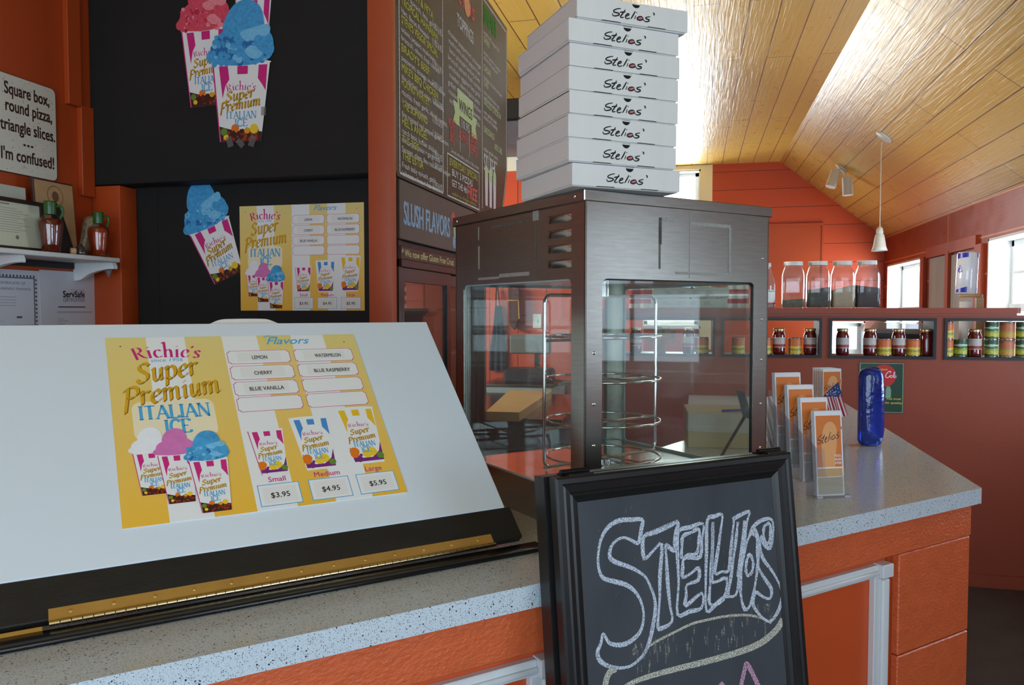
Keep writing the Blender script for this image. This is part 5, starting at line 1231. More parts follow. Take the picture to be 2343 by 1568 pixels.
t = cutout('small tilted paper cut-out of a blue ice cup on the black wall beside the poster', facing_viewer((a[0], 2.7612, a[1])) @ R(radians(22)), w_ * 1.02, wp(0, 520, 2.762)[1] - wp(0, 640, 2.762)[1], BLUES)

# ------------------------------------------------------------------ left wall: sign, shelf and what stands on it
def lw(x, y, off=0.0): p = at_x(x, y, XL + off); return (p.y, p.z)
y1_, z1_ = lw(121, 206); y1b, z1b = lw(121, 416)
sw_ = 0.43; sh_ = z1_ - z1b
sgn = thing('wall_sign', 'cream dotted sign with dark joke lettering about pizza on the orange wall', 'sign', facing_right((XL + 0.003, y1_ - sw_, z1b)))
b = MB(); b.prism(rrect(0, 0, sw_, sh_, 0.022), 0, 0.008, 0); b.build('plate', mat('sign_edge', (60, 44, 36), 0.5), sgn)
b = MB(); b.prism(rrect(0.002, 0.002, sw_ - 0.002, sh_ - 0.002, 0.02), 0.008, 0.0086, 0); b.build('face', mat('sign_cream', (214, 208, 194), 0.5), sgn)
b = MB()
for i in range(260):
    b.disc(rnd.uniform(0.01, sw_ - 0.01), rnd.uniform(0.01, sh_ - 0.01), rnd.uniform(0.0011, 0.0022), z=0.0088, n=6)
b.build('dot_pattern', mat('sign_dots', (170, 130, 96), 0.5), sgn)
m_sgl = mat('sign_brown', (62, 36, 30), 0.5)
for s_, xa, ya, xb, yb_, hh in (('Square box,', 3, 214, 106, 243, 0.060), ('round pizza,', 6, 258, 112, 277, 0.060), ('triangle slices.', -6, 303, 119, 318, 0.060), ('...', 47, 336, 69, 338, 0.05), ("I'm confused!", -4, 362, 117, 388, 0.060)):
    p_, q_ = lw(xa, ya), lw(xb, yb_); o_ = y1_ - sw_
    b = MB(); b.text(s_, p_[0] - o_, (p_[1] + q_[1]) / 2 - z1b, hh, 0.0090, w=q_[0] - p_[0], fat=0.0022); b.build('sign_lettering', m_sgl, sgn)

XS = XL + 0.2
sR = at_x(275, 591, XS); SZ = at_x(275, 591, XS).z
SHY0, SHY1 = 1.2, sR.y
shf = thing('wall_shelf', 'white wall shelf on curved brackets carrying bottles and frames', 'shelf', facing_right((XL, 0, 0)))
SZ0 = SZ - 0.017
b = MB(); b.box(SHY0, SZ0, 0.001, SHY1, SZ, 0.2, bev=0.003, seg=2); b.build('shelf_board', m_white, shf)
for xe, xw in ((262, 600), (50, 575)):
    yb_ = at_x(xe, xw, XS - 0.02).y
    b = MB(frame((0, 0, 0), (0, 0, 1), (0, 1, 0)) ); 
    pr2 = [(0.002, SZ0 - 0.0005), (0.178, SZ0 - 0.0005)] + [(0.178 + 0.006 * cos(radians(a)), SZ0 - 0.010 - 0.008 + 0.008 * sin(radians(a))) for a in (30, -10, -60)] + smooth_path([(0.165, SZ0 - 0.024), (0.12, SZ0 - 0.030), (0.075, SZ0 - 0.042), (0.05, SZ0 - 0.056), (0.03, SZ0 - 0.066), (0.002, SZ0 - 0.068)], 4)
    b = MB(); v = [(yb_ + s_, z, x) for s_ in (-0.011, 0.011) for x, z in pr2]; k = len(pr2)
    b.add(v, [tuple(range(k)), tuple(range(k, 2 * k))[::-1]] + [(i, k + i, k + (i + 1) % k, (i + 1) % k) for i in range(k)]); b.build('bracket', m_white, shf)
def onshelf(px, off): return at_x(px, 575, XL + off)
m_gneck = mat('green_wax', (46, 92, 40), 0.3)
m_rglass = glass('bottle_glass', (246, 240, 236), refl=1.2, rough=0.03)
def oil_bottle(px, off, label, col, hh):
    p_ = onshelf(px, off)
    t = thing('infused_bottle', label, 'bottle', T(p_.x, p_.y, SZ + 0.0005) @ R(radians(60)))
    k = hh / 0.185
    b = MB(); b.lathe([(0.026 * k, 0), (0.030 * k, 0.004 * k), (0.032 * k, 0.03 * k), (0.041 * k, 0.095 * k), (0.041 * k, 0.112 * k), (0.034 * k, 0.125 * k), (0.019 * k, 0.134 * k), (0.017 * k, 0.140 * k)], 32); b.build('glass_body', m_rglass, t)
    b = MB(); b.lathe([(0.0001, 0.004 * k), (0.027 * k, 0.005 * k), (0.0295 * k, 0.03 * k), (0.0385 * k, 0.095 * k), (0.0385 * k, 0.110 * k), (0.030 * k, 0.122 * k), (0.0001, 0.124 * k)], 28); b.build('peppers', mat('peppers_' + str(px), col, 0.25, noise=0.5, nscale=40, coat=0.7, stretch=(1, 1, 0.3)), t)
    b = MB(); b.lathe([(0.0185 * k, 0.138 * k), (0.019 * k, 0.145 * k), (0.019 * k, 0.172 * k), (0.021 * k, 0.177 * k), (0.021 * k, 0.185 * k), (0.013 * k, 0.186 * k), (0.012 * k, 0.165 * k)], 26); b.build('green_neck', m_gneck, t)
    b = MB(); b.tube(smooth_path([(0.018 * k, 0, 0.168 * k), (0.034 * k, 0, 0.170 * k), (0.041 * k, 0, 0.155 * k), (0.036 * k, 0, 0.135 * k), (0.030 * k, 0, 0.124 * k)], 5), 0.0048 * k, 10); b.build('handle', m_gneck, t)
oil_bottle(117, 0.16, 'green necked glass bottle of red peppers between the certificate and the icon picture', (104, 26, 14), 0.178)
oil_bottle(226, 0.15, 'green necked glass bottle of orange peppers at the right end of the white shelf', (156, 54, 14), 0.170)
# framed certificate, icon picture, blank panel
def leaning(name, label, cat, px0, px1, yt, yb, off, lean, fn):
    a = at_x(px0, (yt + yb) / 2, XL + off); c = at_x(px1, (yt + yb) / 2, XL + off); h = at_x(px1, yt, XL + off).z - SZ
    M = facing_right((XL + off + h * sin(lean), c.y - (c.y - a.y), SZ + 0.0015)) @ R(-lean, 'X')
    t = thing(name, label, cat, M); fn(t, c.y - a.y, h); return t
def f_cert(t, w, h):
    b = MB(); f_ = 0.014
    b.holed([(0, 0), (w, 0), (w, h), (0, h)], [[(f_, f_), (w - f_, f_), (w - f_, h - f_), (f_, h - f_)]], -0.008, 0.006); b.build('frame', mat('dark_wood', (52, 34, 24), 0.35), t)
    b = MB(); b.box(f_, f_, -0.006, w - f_, h - f_, 0.0); b.build('certificate_paper', mat('aged_paper', (204, 206, 184), 0.4), t)
    b = MB()
    for i in range(11): b.box(w * 0.16, h * (0.80 - i * 0.045), 0.0002, w * (0.62 + 0.2 * ((i * 7) % 5) / 5), h * (0.80 - i * 0.045) + 0.0012, 0.0004)
    b.disc(w * 0.60, h * 0.26, 0.007, z=0.0005); b.box(w * 0.28, h * 0.87, 0.0002, w * 0.52, h * 0.87 + 0.004, 0.0004); b.build('certificate_print', mat('grey_print', (120, 122, 110), 0.5), t)
leaning('framed_certificate', 'dark framed certificate standing on the left end of the white shelf', 'picture frame', -70, 97, 466, 556, 0.10, 0.06, f_cert)
def f_pan(t, w, h): b = MB(); b.box(0, 0, -0.006, w, h, 0.0, bev=0.001); b.build('panel', mat('grey_card', (186, 186, 174), 0.6), t)
leaning('blank_panel', 'plain grey card standing behind the dark framed certificate', 'card', -60, 60, 432, 553, 0.06, 0.03, f_pan)
def f_icon(t, w, h):
    b = MB(); b.box(0, 0, -0.014, w, h, 0.0, bev=0.002); b.build('panel', mat('icon_edge', (74, 42, 34), 0.5), t)
    b = MB(); b.box(0.006, 0.004, 0.0, w - 0.004, h - 0.006, 0.0006, 0)
    b.disc(w * 0.52, h * 0.80, w * 0.20, z=0.0007, mi=1, n=30); b.disc(w * 0.52, h * 0.80, w * 0.185, z=0.0008, mi=0, n=30); b.disc(w * 0.52, h * 0.79, w * 0.085, w * 0.105, 0.0010, 1)
    b.poly(smooth_path([(w * 0.40, h * 0.02), (w * 0.34, h * 0.3), (w * 0.40, h * 0.58), (w * 0.50, h * 0.70), (w * 0.60, h * 0.66), (w * 0.74, h * 0.42), (w * 0.86, h * 0.16), (w * 0.90, h * 0.02)], 3), 0.0009, 2)
    b.poly(smooth_path([(w * 0.10, h * 0.02), (w * 0.14, h * 0.3), (w * 0.30, h * 0.42), (w * 0.36, h * 0.02)], 3), 0.0010, 1)
    b.build('painted_figure', [mat('icon_gold', (184, 146, 104), 0.4, noise=0.1, nscale=20), mat('icon_brown', (118, 76, 54), 0.5), mat('icon_robe', (40, 32, 32), 0.5)], t)
leaning('icon_picture', 'small tan painted panel of a robed haloed figure leaning behind the green necked bottle', 'picture', 76, 168, 424, 575, 0.055, 0.07, f_icon)
gv = onshelf(186, 0.07)
b = MB(T(gv.x, gv.y, SZ + 0.001) @ R(radians(-22), 'X'))
b.lathe([(0.0001, 0.0), (0.014, 0.002), (0.018, 0.04), (0.024, 0.09), (0.030, 0.13), (0.030, 0.155), (0.022, 0.168), (0.012, 0.172), (0.0001, 0.171)], 22)
for i in range(len(b.v)): b.v[i] = b.v[i] + Vector((rnd.uniform(-1, 1), rnd.uniform(-1, 1), 0)) * 0.0016
b.v = [Vector((p.x, p.y, max(p.z, SZ + 0.0008))) for p in b.v]
tag(b.build('wrapped_ornament', mat('crinkled_cellophane', (150, 136, 112), 0.25, noise=0.5, nscale=55, coat=0.8, bump=0.9, bscale=80)), 'crinkled cellophane wrapped ornament leaning between the two green necked bottles', 'ornament')
kn = onshelf(163, 0.17)
b = MB(T(kn.x, kn.y, SZ + 0.0125)); b.cyl((0, -0.004, 0), (0.010, 0.010, 0), 0.0118, 0.0118, 20)
tag(b.build('cork_knob', mat('pale_cork', (190, 150, 112), 0.6)), 'small round pale wooden stopper lying on the shelf edge', 'stopper')
sk = onshelf(184, 0.16)
b = MB(T(sk.x, sk.y, SZ + 0.0008)); b.lathe([(0.018, 0), (0.022, 0.012), (0.014, 0.028), (0.006, 0.04), (0.0001, 0.042)], 16)
tag(b.build('glass_stopper', mat('smoky_glass', (60, 52, 48), 0.15, coat=0.8)), 'small dark glass ornament on the shelf beside the pale stopper', 'ornament')
# certificates under the shelf
def sheet(label, px0, px1, yt, zb, fn, off):
    a = at_x(px0, 640, XL); c = at_x(px1, 640, XL); zt = at_x(px1, yt, XL).z
    w = c.y - a.y; h = zt - zb; t = thing('certificate', label, 'certificate', facing_right((XL + 0.002 + off, a.y, zb)))
    b = MB(); b.box(0, 0, 0, w, h, 0.0012); b.build('paper', mat('cert_paper', (206, 206, 214), 0.45), t); fn(t, w, h); return t
m_gp = mat('grey_ink', (84, 86, 92), 0.5); m_lp = mat('light_ink', (150, 152, 158), 0.5)
def f_a(t, w, h):
    b = MB()
    b.holed([(0.0, h * 0.30), (w * 0.90, h * 0.30), (w * 0.90, h * 0.91), (0.0, h * 0.91)], [[(0.0001, h * 0.315), (w * 0.885, h * 0.315), (w * 0.885, h * 0.895), (0.0001, h * 0.895)]], 0.0013, 0.0016)
    for i in range(18): x = w * (0.04 + i * 0.05); b.disc(x, h * 0.925, 0.0045, z=0.0014, n=8); b.disc(x, h * 0.285, 0.0045, z=0.0014, n=8)
    for i in range(12): b.disc(w * 0.92, h * (0.31 + i * 0.052), 0.0045, z=0.0014, n=8)
    b.build('ornamental_border', m_gp, t)
    b = MB(); b.text('CERTIFICATE OF', w * 0.55, h * 0.82, 0.0125, 0.0015, align='C', w=w * 0.42); b.text('ALLERGEN AWARENESS TRAINING', w * 0.45, h * 0.75, 0.0115, 0.0015, align='C', w=w * 0.78)
    for i in range(4): b.box(w * 0.34, h * (0.66 - i * 0.035), 0.0014, w * 0.62, h * (0.66 - i * 0.035) + 0.001, 0.0016)
    b.box(w * 0.62, h * 0.40, 0.0014, w * 0.70, h * 0.425, 0.0016); b.box(w * 0.05, h * 0.36, 0.0014, w * 0.45, h * 0.362, 0.0016); b.build('certificate_print', m_gp, t)
    b = MB(); b.box(0, h * 0.10, 0.0013, w * 0.90, h * 0.15, 0.0016); b.build('maroon_bar', mat('maroon', (104, 34, 40), 0.5), t)
sheet('allergen awareness certificate with ornamental border under the white shelf', -70, 92, 621, 1.36, f_a, 0.0)
def f_b(t, w, h):
    b = MB(); b.text('ServSafe', w * 0.54, h * 0.635, 0.034, 0.0015, align='C', w=w * 0.36, fat=0.0016); b.text('CERTIFICATION', w * 0.54, h * 0.575, 0.020, 0.0015, align='C', w=w * 0.36)
    b.text('SV', w * 0.06, h * 0.155, 0.026, 0.0015, w=w * 0.09, fat=0.0014); b.box(w * 0.05, h * 0.11, 0.0014, w * 0.16, h * 0.14, 0.0016); b.build('heading_lettering', mat('black_print', (26, 26, 30)), t)
    b = MB()
    for i, (x0, x1, y) in enumerate(((0.48, 0.72, 0.74), (0.48, 0.74, 0.71), (0.26, 0.86, 0.43), (0.26, 0.84, 0.415), (0.27, 0.38, 0.33), (0.27, 0.44, 0.30), (0.27, 0.38, 0.26), (0.27, 0.64, 0.22))): b.box(w * x0, h * y, 0.0014, w * x1, h * y + 0.0012, 0.0016)
    b.box(w * 0.28, h * 0.49, 0.0014, w * 0.73, h * 0.49 + 0.005, 0.0016)
    b.stroke([(w * 0.28, h * 0.12), (w * 0.31, h * 0.18), (w * 0.33, h * 0.13), (w * 0.38, h * 0.16), (w * 0.43, h * 0.13), (w * 0.52, h * 0.15)], 0.0012, 0.0016); b.build('certificate_print', m_gp, t)
sheet('plain white food safety certificate sheet beside the orange corner post', 88, 226, 626, 1.38, f_b, 0.0016)
a = at_x(-60, 600, XL); c = at_x(178, 610, XL)
b = MB(facing_right((XL + 0.002, 0, 0))); b.box(a.y, at_x(178, 617, XL).z, 0, c.y, at_x(178, 600, XL).z, 0.006)
b.box(c.y - 0.014, at_x(178, 620, XL).z, 0, c.y, at_x(178, 597, XL).z, 0.012)
tag(b.build('dark_sign', mat('dark_sign_face', (28, 30, 32), 0.35, noise=0.5, nscale=25)), 'narrow dark glossy sign tucked right under the white shelf', 'sign')
pk = at_x(248, 615, XL + 0.12)
b = MB(T(pk.x, pk.y, pk.z)); b.lathe([(0.0001, -0.035), (0.010, -0.02), (0.020, 0.0), (0.018, 0.02), (0.006, 0.035), (0.002, 0.06)], 9, sy=0.5)
tag(b.build('plastic_pouch', glass('crinkled_pouch', (150, 140, 130), 1.6, 0.15, 0.2)), 'small crinkled clear pouch hanging under the right end of the shelf', 'pouch')

# ------------------------------------------------------------------ glass door fridge
XF = -1.109
fr = thing('display_fridge', 'black upright glass door fridge behind the orange post', 'fridge', facing_right((XF, 0, 0)))
fy0, fy1 = 2.812, 4.085
m_fb = mat('fridge_black', (34, 30, 30), 0.3)
b = MB(); b.box(fy0, 0, -0.75, fy0 + 0.04, 2.0, 0.0); b.box(fy1 - 0.04, 0, -0.75, fy1, 2.0, 0.0); b.box(fy0, 1.70, -0.75, fy1, 2.0, -0.012); b.box(fy0, 0, -0.75, fy1, 0.25, -0.005); b.box(fy0, 0, -0.78, fy1, 2.0, -0.75); b.build('cabinet', m_fb, fr)
zh0, zh1 = 1.700, 1.752
b = MB(); b.box(fy0 + 0.01, zh0, -0.012, fy1 - 0.01, zh1, 0.004, bev=0.002); b.build('header_panel', mat('fridge_header', (52, 30, 26), 0.35), fr)
b = MB(); b.box(fy0, zh0 - 0.03, -0.012, fy1, zh0 - 0.001, 0.012, bev=0.002); b.build('header_rail', mat('dark_bronze', (62, 46, 44), 0.35, metal=0.5), fr)
b = MB(); gx_ = at_x(917, 590, XF).y; b.text('* We now offer Gluten Free Crust', gx_, zh0 + 0.012, 0.040, 0.0046, w=at_x(1036, 600, XF).y - gx_, fat=0.0010); b.build('header_lettering', chalk('yellow_green_chalk', (216, 216, 150), 0.62), fr)
m_fg = glass('fridge_glass', (200, 214, 208), refl=2.2, haze=0.03)
ym = (fy0 + fy1) / 2
for i, (ya, yb_) in enumerate(((fy0 + 0.012, ym + 0.01), (ym - 0.03, fy1 - 0.012))):
    zo = -0.055 + 0.03 * (1 - i)
    b = MB(); b.holed([(ya, 0.26), (yb_, 0.26), (yb_, 1.668), (ya, 1.668)], [[(ya + 0.045, 0.33), (yb_ - 0.055, 0.33), (yb_ - 0.055, 1.615), (ya + 0.045, 1.615)]], zo, zo + 0.025); b.build('sliding_door', m_fb, fr)
    b = MB(); b.box(ya + 0.045, 0.33, zo + 0.010, yb_ - 0.055, 1.615, zo + 0.014); b.build('door_glass', m_fg, fr)
for z in (0.62, 0.95, 1.28, 1.5): b = MB(); b.box(fy0 + 0.05, z, -0.72, fy1 - 0.05, z + 0.012, -0.1); b.build('shelf', mat('shelf_white', (190, 196, 192), 0.4), fr)

# chalk boards above the fridge
m_cb = mat('chalkboard_dark', (56, 54, 48), 0.38, noise=0.16, nscale=3)
cw = chalk('menu_white', (206, 206, 204), 0.60, 220); cy_ = chalk('menu_yellow', (188, 186, 88), 0.60, 220); cr = chalk('menu_red', (208, 110, 104), 0.60, 220); cg = chalk('menu_green', (64, 150, 60), 0.60, 220); cbl = chalk('menu_blue', (150, 184, 220), 0.60, 220); cpg = chalk('menu_pale_green', (190, 206, 158), 0.62, 220)
XB = XF + 0.02
sb0 = at_x(914, 416, XB); sb1 = at_x(914, 553, XB)
sl = thing('slush_board', 'grey chalkboard with blue slush lettering above the fridge doors', 'chalkboard', facing_right((XB, sb0.y, sb1.z + 0.012)))
b = MB(); b.box(0, 0, -0.015, 1.26, 1.998 - sb1.z - 0.012, 0.0, bev=0.003); b.build('board', mat('chalkboard_grey', (84, 82, 77), 0.4, noise=0.14, nscale=4), sl)
sx_ = at_x(924, 490, XB).y - sb0.y; sw2 = at_x(1029, 490, XB).y - sb0.y - sx_
b = MB(); b.text('SLUSH FLAVORS', sx_, 0.058, 0.125, 0.0008, w=sw2, fat=0.0025); b.build('blue_lettering', cbl, sl)
b = MB(); b.text('SLUSH FLAVORS', sx_ - 0.003, 0.060, 0.125, 0.0006, w=sw2, fat=0.001); b.build('white_lettering', cw, sl)
b = MB(); xi = sx_ + sw2 + 0.05; b.disc(xi, 0.15, 0.03, z=0.0008, mi=0); b.disc(xi + 0.03, 0.10, 0.026, 0.035, z=0.001, mi=1); b.disc(xi + 0.02, 0.045, 0.03, z=0.0008, mi=2); b.build('ice_drawings', [cr, cpg, cbl], sl)
XM = XF + 0.025
m0 = at_x(905, 412, XM); m1 = at_x(1160, 65, XM)
MY0, MY1, MZ0, MZ1 = m0.y, m1.y, 2.0, m1.z
mw, mh = MY1 - MY0, MZ1 - MZ0
mn = thing('menu_board', 'large dark chalkboard menu with handwritten pizza list above the fridge', 'menu board', facing_right((XM, MY0, MZ0)))
chy = mw - (MY1 - at_x(1142, 470, XM).y); chz = at_x(1160, 397, XM).z - MZ0
b = MB(); b.prism([(0.02, 0), (mw * 0.93, 0), (mw, chz), (mw, mh), (0, mh), (0, 0.03)], -0.02, 0.0); b.build('board', m_cb, mn)
def mp(x, y): p = at_x(x, y, XM); return (p.y - MY0, p.z - MZ0)
b = MB()
xL = mp(914, 300)[0]; xC = mp(1013, 300)[0]; xC2 = mp(1021, 300)[0]; xD = mp(1103, 300)[0]; xE = mp(1158, 300)[0]
zb1 = mp(914, 395)[1]; zb2 = mp(1014, 446)[1]
for q in ([(xL, mh - 0.03), (xL, zb1)], [(xL, zb1), (xC, zb1)], [(xC, zb1), (xC, mh - 0.03)], [(xD, mh - 0.03), (xD, 0.03)], [(xE, mh - 0.03), (xE, chz)], [(xD, mh - 0.03), (xE, mh - 0.03)], [(xE, chz), (mw * 0.925, 0.03)]): b.stroke(q, 0.009, 0.001, smooth=False)
sx0, sz0 = mp(1023, 350); szb = mp(1024, 447)[1]
for q in ([(sx0, sz0), (xD - 0.06, sz0)], [(xD - 0.06, sz0), (xD - 0.06, szb)], [(xD - 0.06, szb), (sx0, szb)], [(sx0, szb), (sx0, sz0)]): b.stroke(q, 0.007, 0.001, smooth=False)
b.build('chalk_border', cw, mn)
items = [(-42, 'SPINACH & FETA', ['fresh spinach, feta, garlic']), (1, 'TROPICAL HAWAIIAN', ['Ham, Bacon, Pineapple']), (44, "STEVE'S VEGGIE SPECIAL", ['onions, peppers, mushrooms,', 'broccoli, olives, fresh tomato']), (109, "BRADY'S BEEF", ['pepperoni, sausage, meatball, bacon']),
         (153, "MIKE'S BBQ CHICKEN", ['bbq chicken, red onion, mozzarella']), (187, 'FOUND WHITEY', ['ricotta, fresh garlic, sliced tomato,', '+ mozzarella cheese']), (237, 'THE SOPRANO', ['fire roasted red pepper, garlic, onion']), (276, "HEL'S ANGEL", ['ranch base, buffalo chicken,', 'mozzarella, onion + gorgonzola']),
         (317, 'THE ZOE', ['Sausage, olives, fire roasted red pepper']), (354, 'THE ESTIA', ['Fresh baby spinach, garlic,', 'kalamata olives, + feta cheese'])]
tx = mp(919, 300)[0]
for y, nme, ds in items:
    z = mp(919, y - 10)[1]
    b = MB(); b.text(nme, tx, z - 0.030, 0.042, 0.001, w=min(0.026 * len(nme), 0.42), fat=0.0016); b.build('pizza_name', cy_, mn)
    for i, d in enumerate(ds): b = MB(); b.text(d, tx, z - 0.062 - 0.031 * i, 0.029, 0.001, w=0.0148 * len(d), fat=0.0006); b.build('pizza_description', cw, mn)
    b = MB(); b.text('11.95/16.95', xC - 0.012, z - 0.040 - 0.022 * len(ds), 0.040, 0.001, align='R', w=0.125, fat=0.0008); b.build('price', cw, mn)
xm = (xC2 + xD) / 2
b = MB(); b.text('Stelios', xm - 0.05, mp(1075, 38)[1], 0.13, 0.001, align='C', w=0.40, fat=0.003, shear=0.2); b.stroke([(xm + 0.19, mh - 0.02), (xm + 0.18, mh - 0.06)], 0.008, 0.001); b.build('red_lettering', cr, mn)
zhb = mp(1060, 318)[1]
for s_, x, dz in (('HONEY', mp(1035, 285)[0], mp(1035, 285)[1]), ('BBQ', mp(1035, 285)[0], mp(1035, 312)[1]), ('BUFFALO', mp(1062, 312)[0], mp(1062, 314)[1]), ('LEMON', mp(1084, 318)[0], mp(1084, 318)[1]), ('PEPPER', mp(1084, 318)[0], mp(1084, 344)[1])): b = MB(); b.text(s_, x, dz - 0.025, 0.070, 0.001, align='C', w=0.023 * len(s_), fat=0.001); b.build('red_lettering', cr, mn)
b = MB(); b.text('FREE', xm + 0.11, sz0 - 0.155, 0.085, 0.001, align='C', w=0.17, fat=0.006); b.build('red_lettering', cr, mn)
b = MB(); b.disc(xm + 0.03, mp(1075, 22)[1], 0.05, 0.05, 0.0012); b.build('pizza_drawing', chalk('menu_peach', (226, 160, 120), 0.66, 200), mn)
b = MB(); b.text('TOPPINGS', xm, mp(1057, 72)[1], 0.085, 0.001, align='C', w=0.27, fat=0.002)
tops = ['cheese pepperoni sausage', 'mushrooms onions peppers ham', 'bacon pineapple hamburg olives', 'broccoli spinach fresh tomato', 'artichoke eggplant feta garlic', 'meatball salami linguica pesto', 'grilled chicken buffalo chicken', 'roasted red pepper jalapenos', 'anchovies extra cheese ricotta']
for i, s_ in enumerate(tops): b.text(s_, xm, mp(1057, 112)[1] - 0.037 * i, 0.032, 0.001, align='C', w=0.54 - 0.02 * (i % 3), fat=0.0006)
b.text('10.95', xm, mp(1057, 277)[1] - 0.03, 0.055, 0.001, align='C', w=0.13, fat=0.001); b.text('Served with celery, ranch or bleu cheese', xm, zhb - 0.10, 0.028, 0.001, align='C', w=0.46)
for x in (xC2 + 0.205, xD - 0.235): b.stroke([(x, zhb + 0.06), (x, zhb - 0.07)], 0.005, 0.001, smooth=False)
b.text('BUY 3 PIZZAS', xm - 0.05, sz0 - 0.088, 0.044, 0.001, align='C', w=0.33, fat=0.001); b.text('GET THE 4th', xm - 0.10, sz0 - 0.135, 0.044, 0.001, align='C', w=0.24, fat=0.001); b.build('toppings_lettering', cw, mn)
b = MB(); b.text('EVERYDAY SPECIAL', xm - 0.02, sz0 - 0.045, 0.044, 0.001, align='C', w=0.46, fat=0.001); b.build('special_lettering', cy_, mn)
b = MB(); b.text('valid on large pizzas', xm - 0.02, szb + 0.012, 0.022, 0.001, align='C', w=0.4); b.build('special_lettering', cy_, mn)
zw = mp(1057, 245)[1]
b = MB(); b.poly([(xm - 0.13, zw - 0.05), (xm + 0.13, zw - 0.05), (xm + 0.13, zw + 0.07), (xm - 0.13, zw + 0.07)], 0.001); b.poly([(xm - 0.20, zw - 0.10), (xm - 0.10, zw - 0.10), (xm - 0.10, zw - 0.0), (xm - 0.20, zw), (xm - 0.17, zw - 0.05)], 0.0008); b.poly([(xm + 0.20, zw - 0.10), (xm + 0.17, zw - 0.05), (xm + 0.20, zw), (xm + 0.10, zw), (xm + 0.10, zw - 0.10)], 0.0008); b.build('wings_banner', chalk('banner_green', (188, 204, 150), 0.70, 160), mn)
b = MB(); b.text('WINGS', xm, zw - 0.025, 0.075, 0.0016, align='C', w=0.22, fat=0.002); b.build('wings_lettering', mat('dark_chalk', (70, 74, 56), 0.8), mn)  # dark lettering over the pale banner
xr0 = xD + 0.03
b = MB(); b.text('SALADS', xr0, mp(1106, 50)[1], 0.13, 0.001, w=0.26, fat=0.004); b.build('green_lettering', cg, mn)
b = MB()
for y, s_ in ((85, 'GREEK'), (150, 'CAESAR'), (185, 'CHEF'), (228, 'GRILLED CHICKEN'), (292, 'DRESSINGS'), (312, 'ADD ONS')): b = MB(); b.text(s_, xr0 + (0.22 if s_ == 'ADD ONS' else 0), mp(1106, y)[1] - 0.02, 0.046, 0.001, w=0.024 * len(s_), fat=0.001); b.build('salad_name', cpg, mn)
for i, y in enumerate((62, 108, 120, 165, 200, 212, 245, 257, 330, 342)):
    s_ = ['small 6.95 large 9.95', 'lettuce tomato cucumber', 'olives feta peppers', 'romaine croutons parmesan', 'ham turkey cheese egg', 'with house dressing', 'over garden salad', 'choice of dressing', 'italian greek ranch', 'caesar bleu cheese'][i]; b = MB(); b.text(s_, xr0, mp(1106, y)[1] - 0.03, 0.030, 0.001, w=0.0155 * len(s_), fat=0.0006); b.build('salad_description', cw, mn)
b = MB(); b.text('SLUSH', xr0, mp(1106, 388)[1], 0.12, 0.001, w=0.22, fat=0.002); b.build('slush_lettering', cw, mn)
b = MB()
for i in range(3):
    x = xr0 + 0.03 + 0.085 * i; zc_ = 0.075 - 0.0 * i
    b.poly([(x, zc_ - 0.02), (x + 0.045, zc_ - 0.02), (x + 0.055, zc_ + 0.14), (x - 0.01, zc_ + 0.14)], 0.001, 0); b.disc(x + 0.022, zc_ + 0.15, 0.033, 0.04, 0.0011, 1); b.stroke([(x + 0.02, zc_ + 0.15), (x + 0.03, zc_ + 0.24)], 0.006, 0.0012, 0)
b.build('slush_drawings', [chalk('pale_pink_chalk', (214, 200, 204), 0.66, 200), cpg], mn)

# ------------------------------------------------------------------ kitchen seen through the warmer and past the menu board
YK = 6.3
hz0, hz1, hz2 = at_y(1175, 350, 6.1).z, at_y(1175, 292, 6.1).z, at_y(1175, 247, 6.1).z
hd = thing('exhaust_hood', 'grey exhaust hood under a black duct beyond the menu board', 'hood', T(-1.35, 6.1, hz0))
b = MB(); b.box(-0.55, -0.25, 0, 0.50, 0.17, hz1 - hz0, bev=0.01); b.build('hood_body', mat('hood_grey', (92, 88, 94), 0.45, noise=0.2, nscale=8), hd)
b = MB(); b.box(-0.55, -0.28, hz1 - hz0 + 0.001, 0.52, 0.17, hz2 - hz0, bev=0.01); b.build('duct', mat('duct_black', (26, 24, 22), 0.5), hd)
pt = thing('prep_table', 'dark kitchen prep table seen through the left glass of the warmer', 'table', T(0, 0, 0))
b = MB(); b.box(-1.75, 4.25, 0.86, -0.72, 5.55, 0.90, bev=0.004); b.build('table_top', m_ssd, pt)
b = MB(); b.box(-1.72, 4.27, 0.1, -0.75, 5.5, 0.859); b.build('cabinet', mat('dark_cabinet', (56, 62, 64), 0.4), pt)
cbd = [at_z(1112, 942, 0.95), at_z(1165, 893, 0.95), at_z(1262, 895, 0.95), at_z(1188, 944, 0.95)]
b = MB(); b.prism([(p.x, p.y) for p in (cbd[0], cbd[3], cbd[2], cbd[1])], 0.9005, 0.95)
tag(b.build('cutting_board', mat('butcher_block', (196, 158, 104), 0.5, noise=0.08, nscale=10)), 'thick pale wooden cutting board on the dark prep table', 'cutting board')
gc = at_y(1213, 810, 5.9)
gx = thing('bench_scale', 'grey boxy bench scale on the white cabinet seen through the warmer', 'scale', T(gc.x, 5.9, 0.0))
zc0 = at_y(1200, 875, 5.9).z; zc1 = at_y(1200, 842, 5.9).z; zc2 = at_y(1200, 810, 5.9).z; zc3 = at_y(1200, 766, 5.9).z
b = MB(); b.box(-0.16, -0.02, zc2, 0.16, 0.06, zc3, bev=0.01); b.build('display_box', mat('scale_grey', (110, 108, 104), 0.5), gx)
b = MB(); b.box(-0.18, -0.15, zc0, 0.18, 0.12, zc1, bev=0.02); b.build('platform', mat('scale_black', (40, 40, 42), 0.5), gx)
b = MB(); b.box(0.03, 0.02, zc1, 0.07, 0.05, zc2); b.build('column', m_ssd, gx)
wc0 = at_y(1106, 848, 5.8).x; wc1 = at_y(1270, 848, 5.8).x
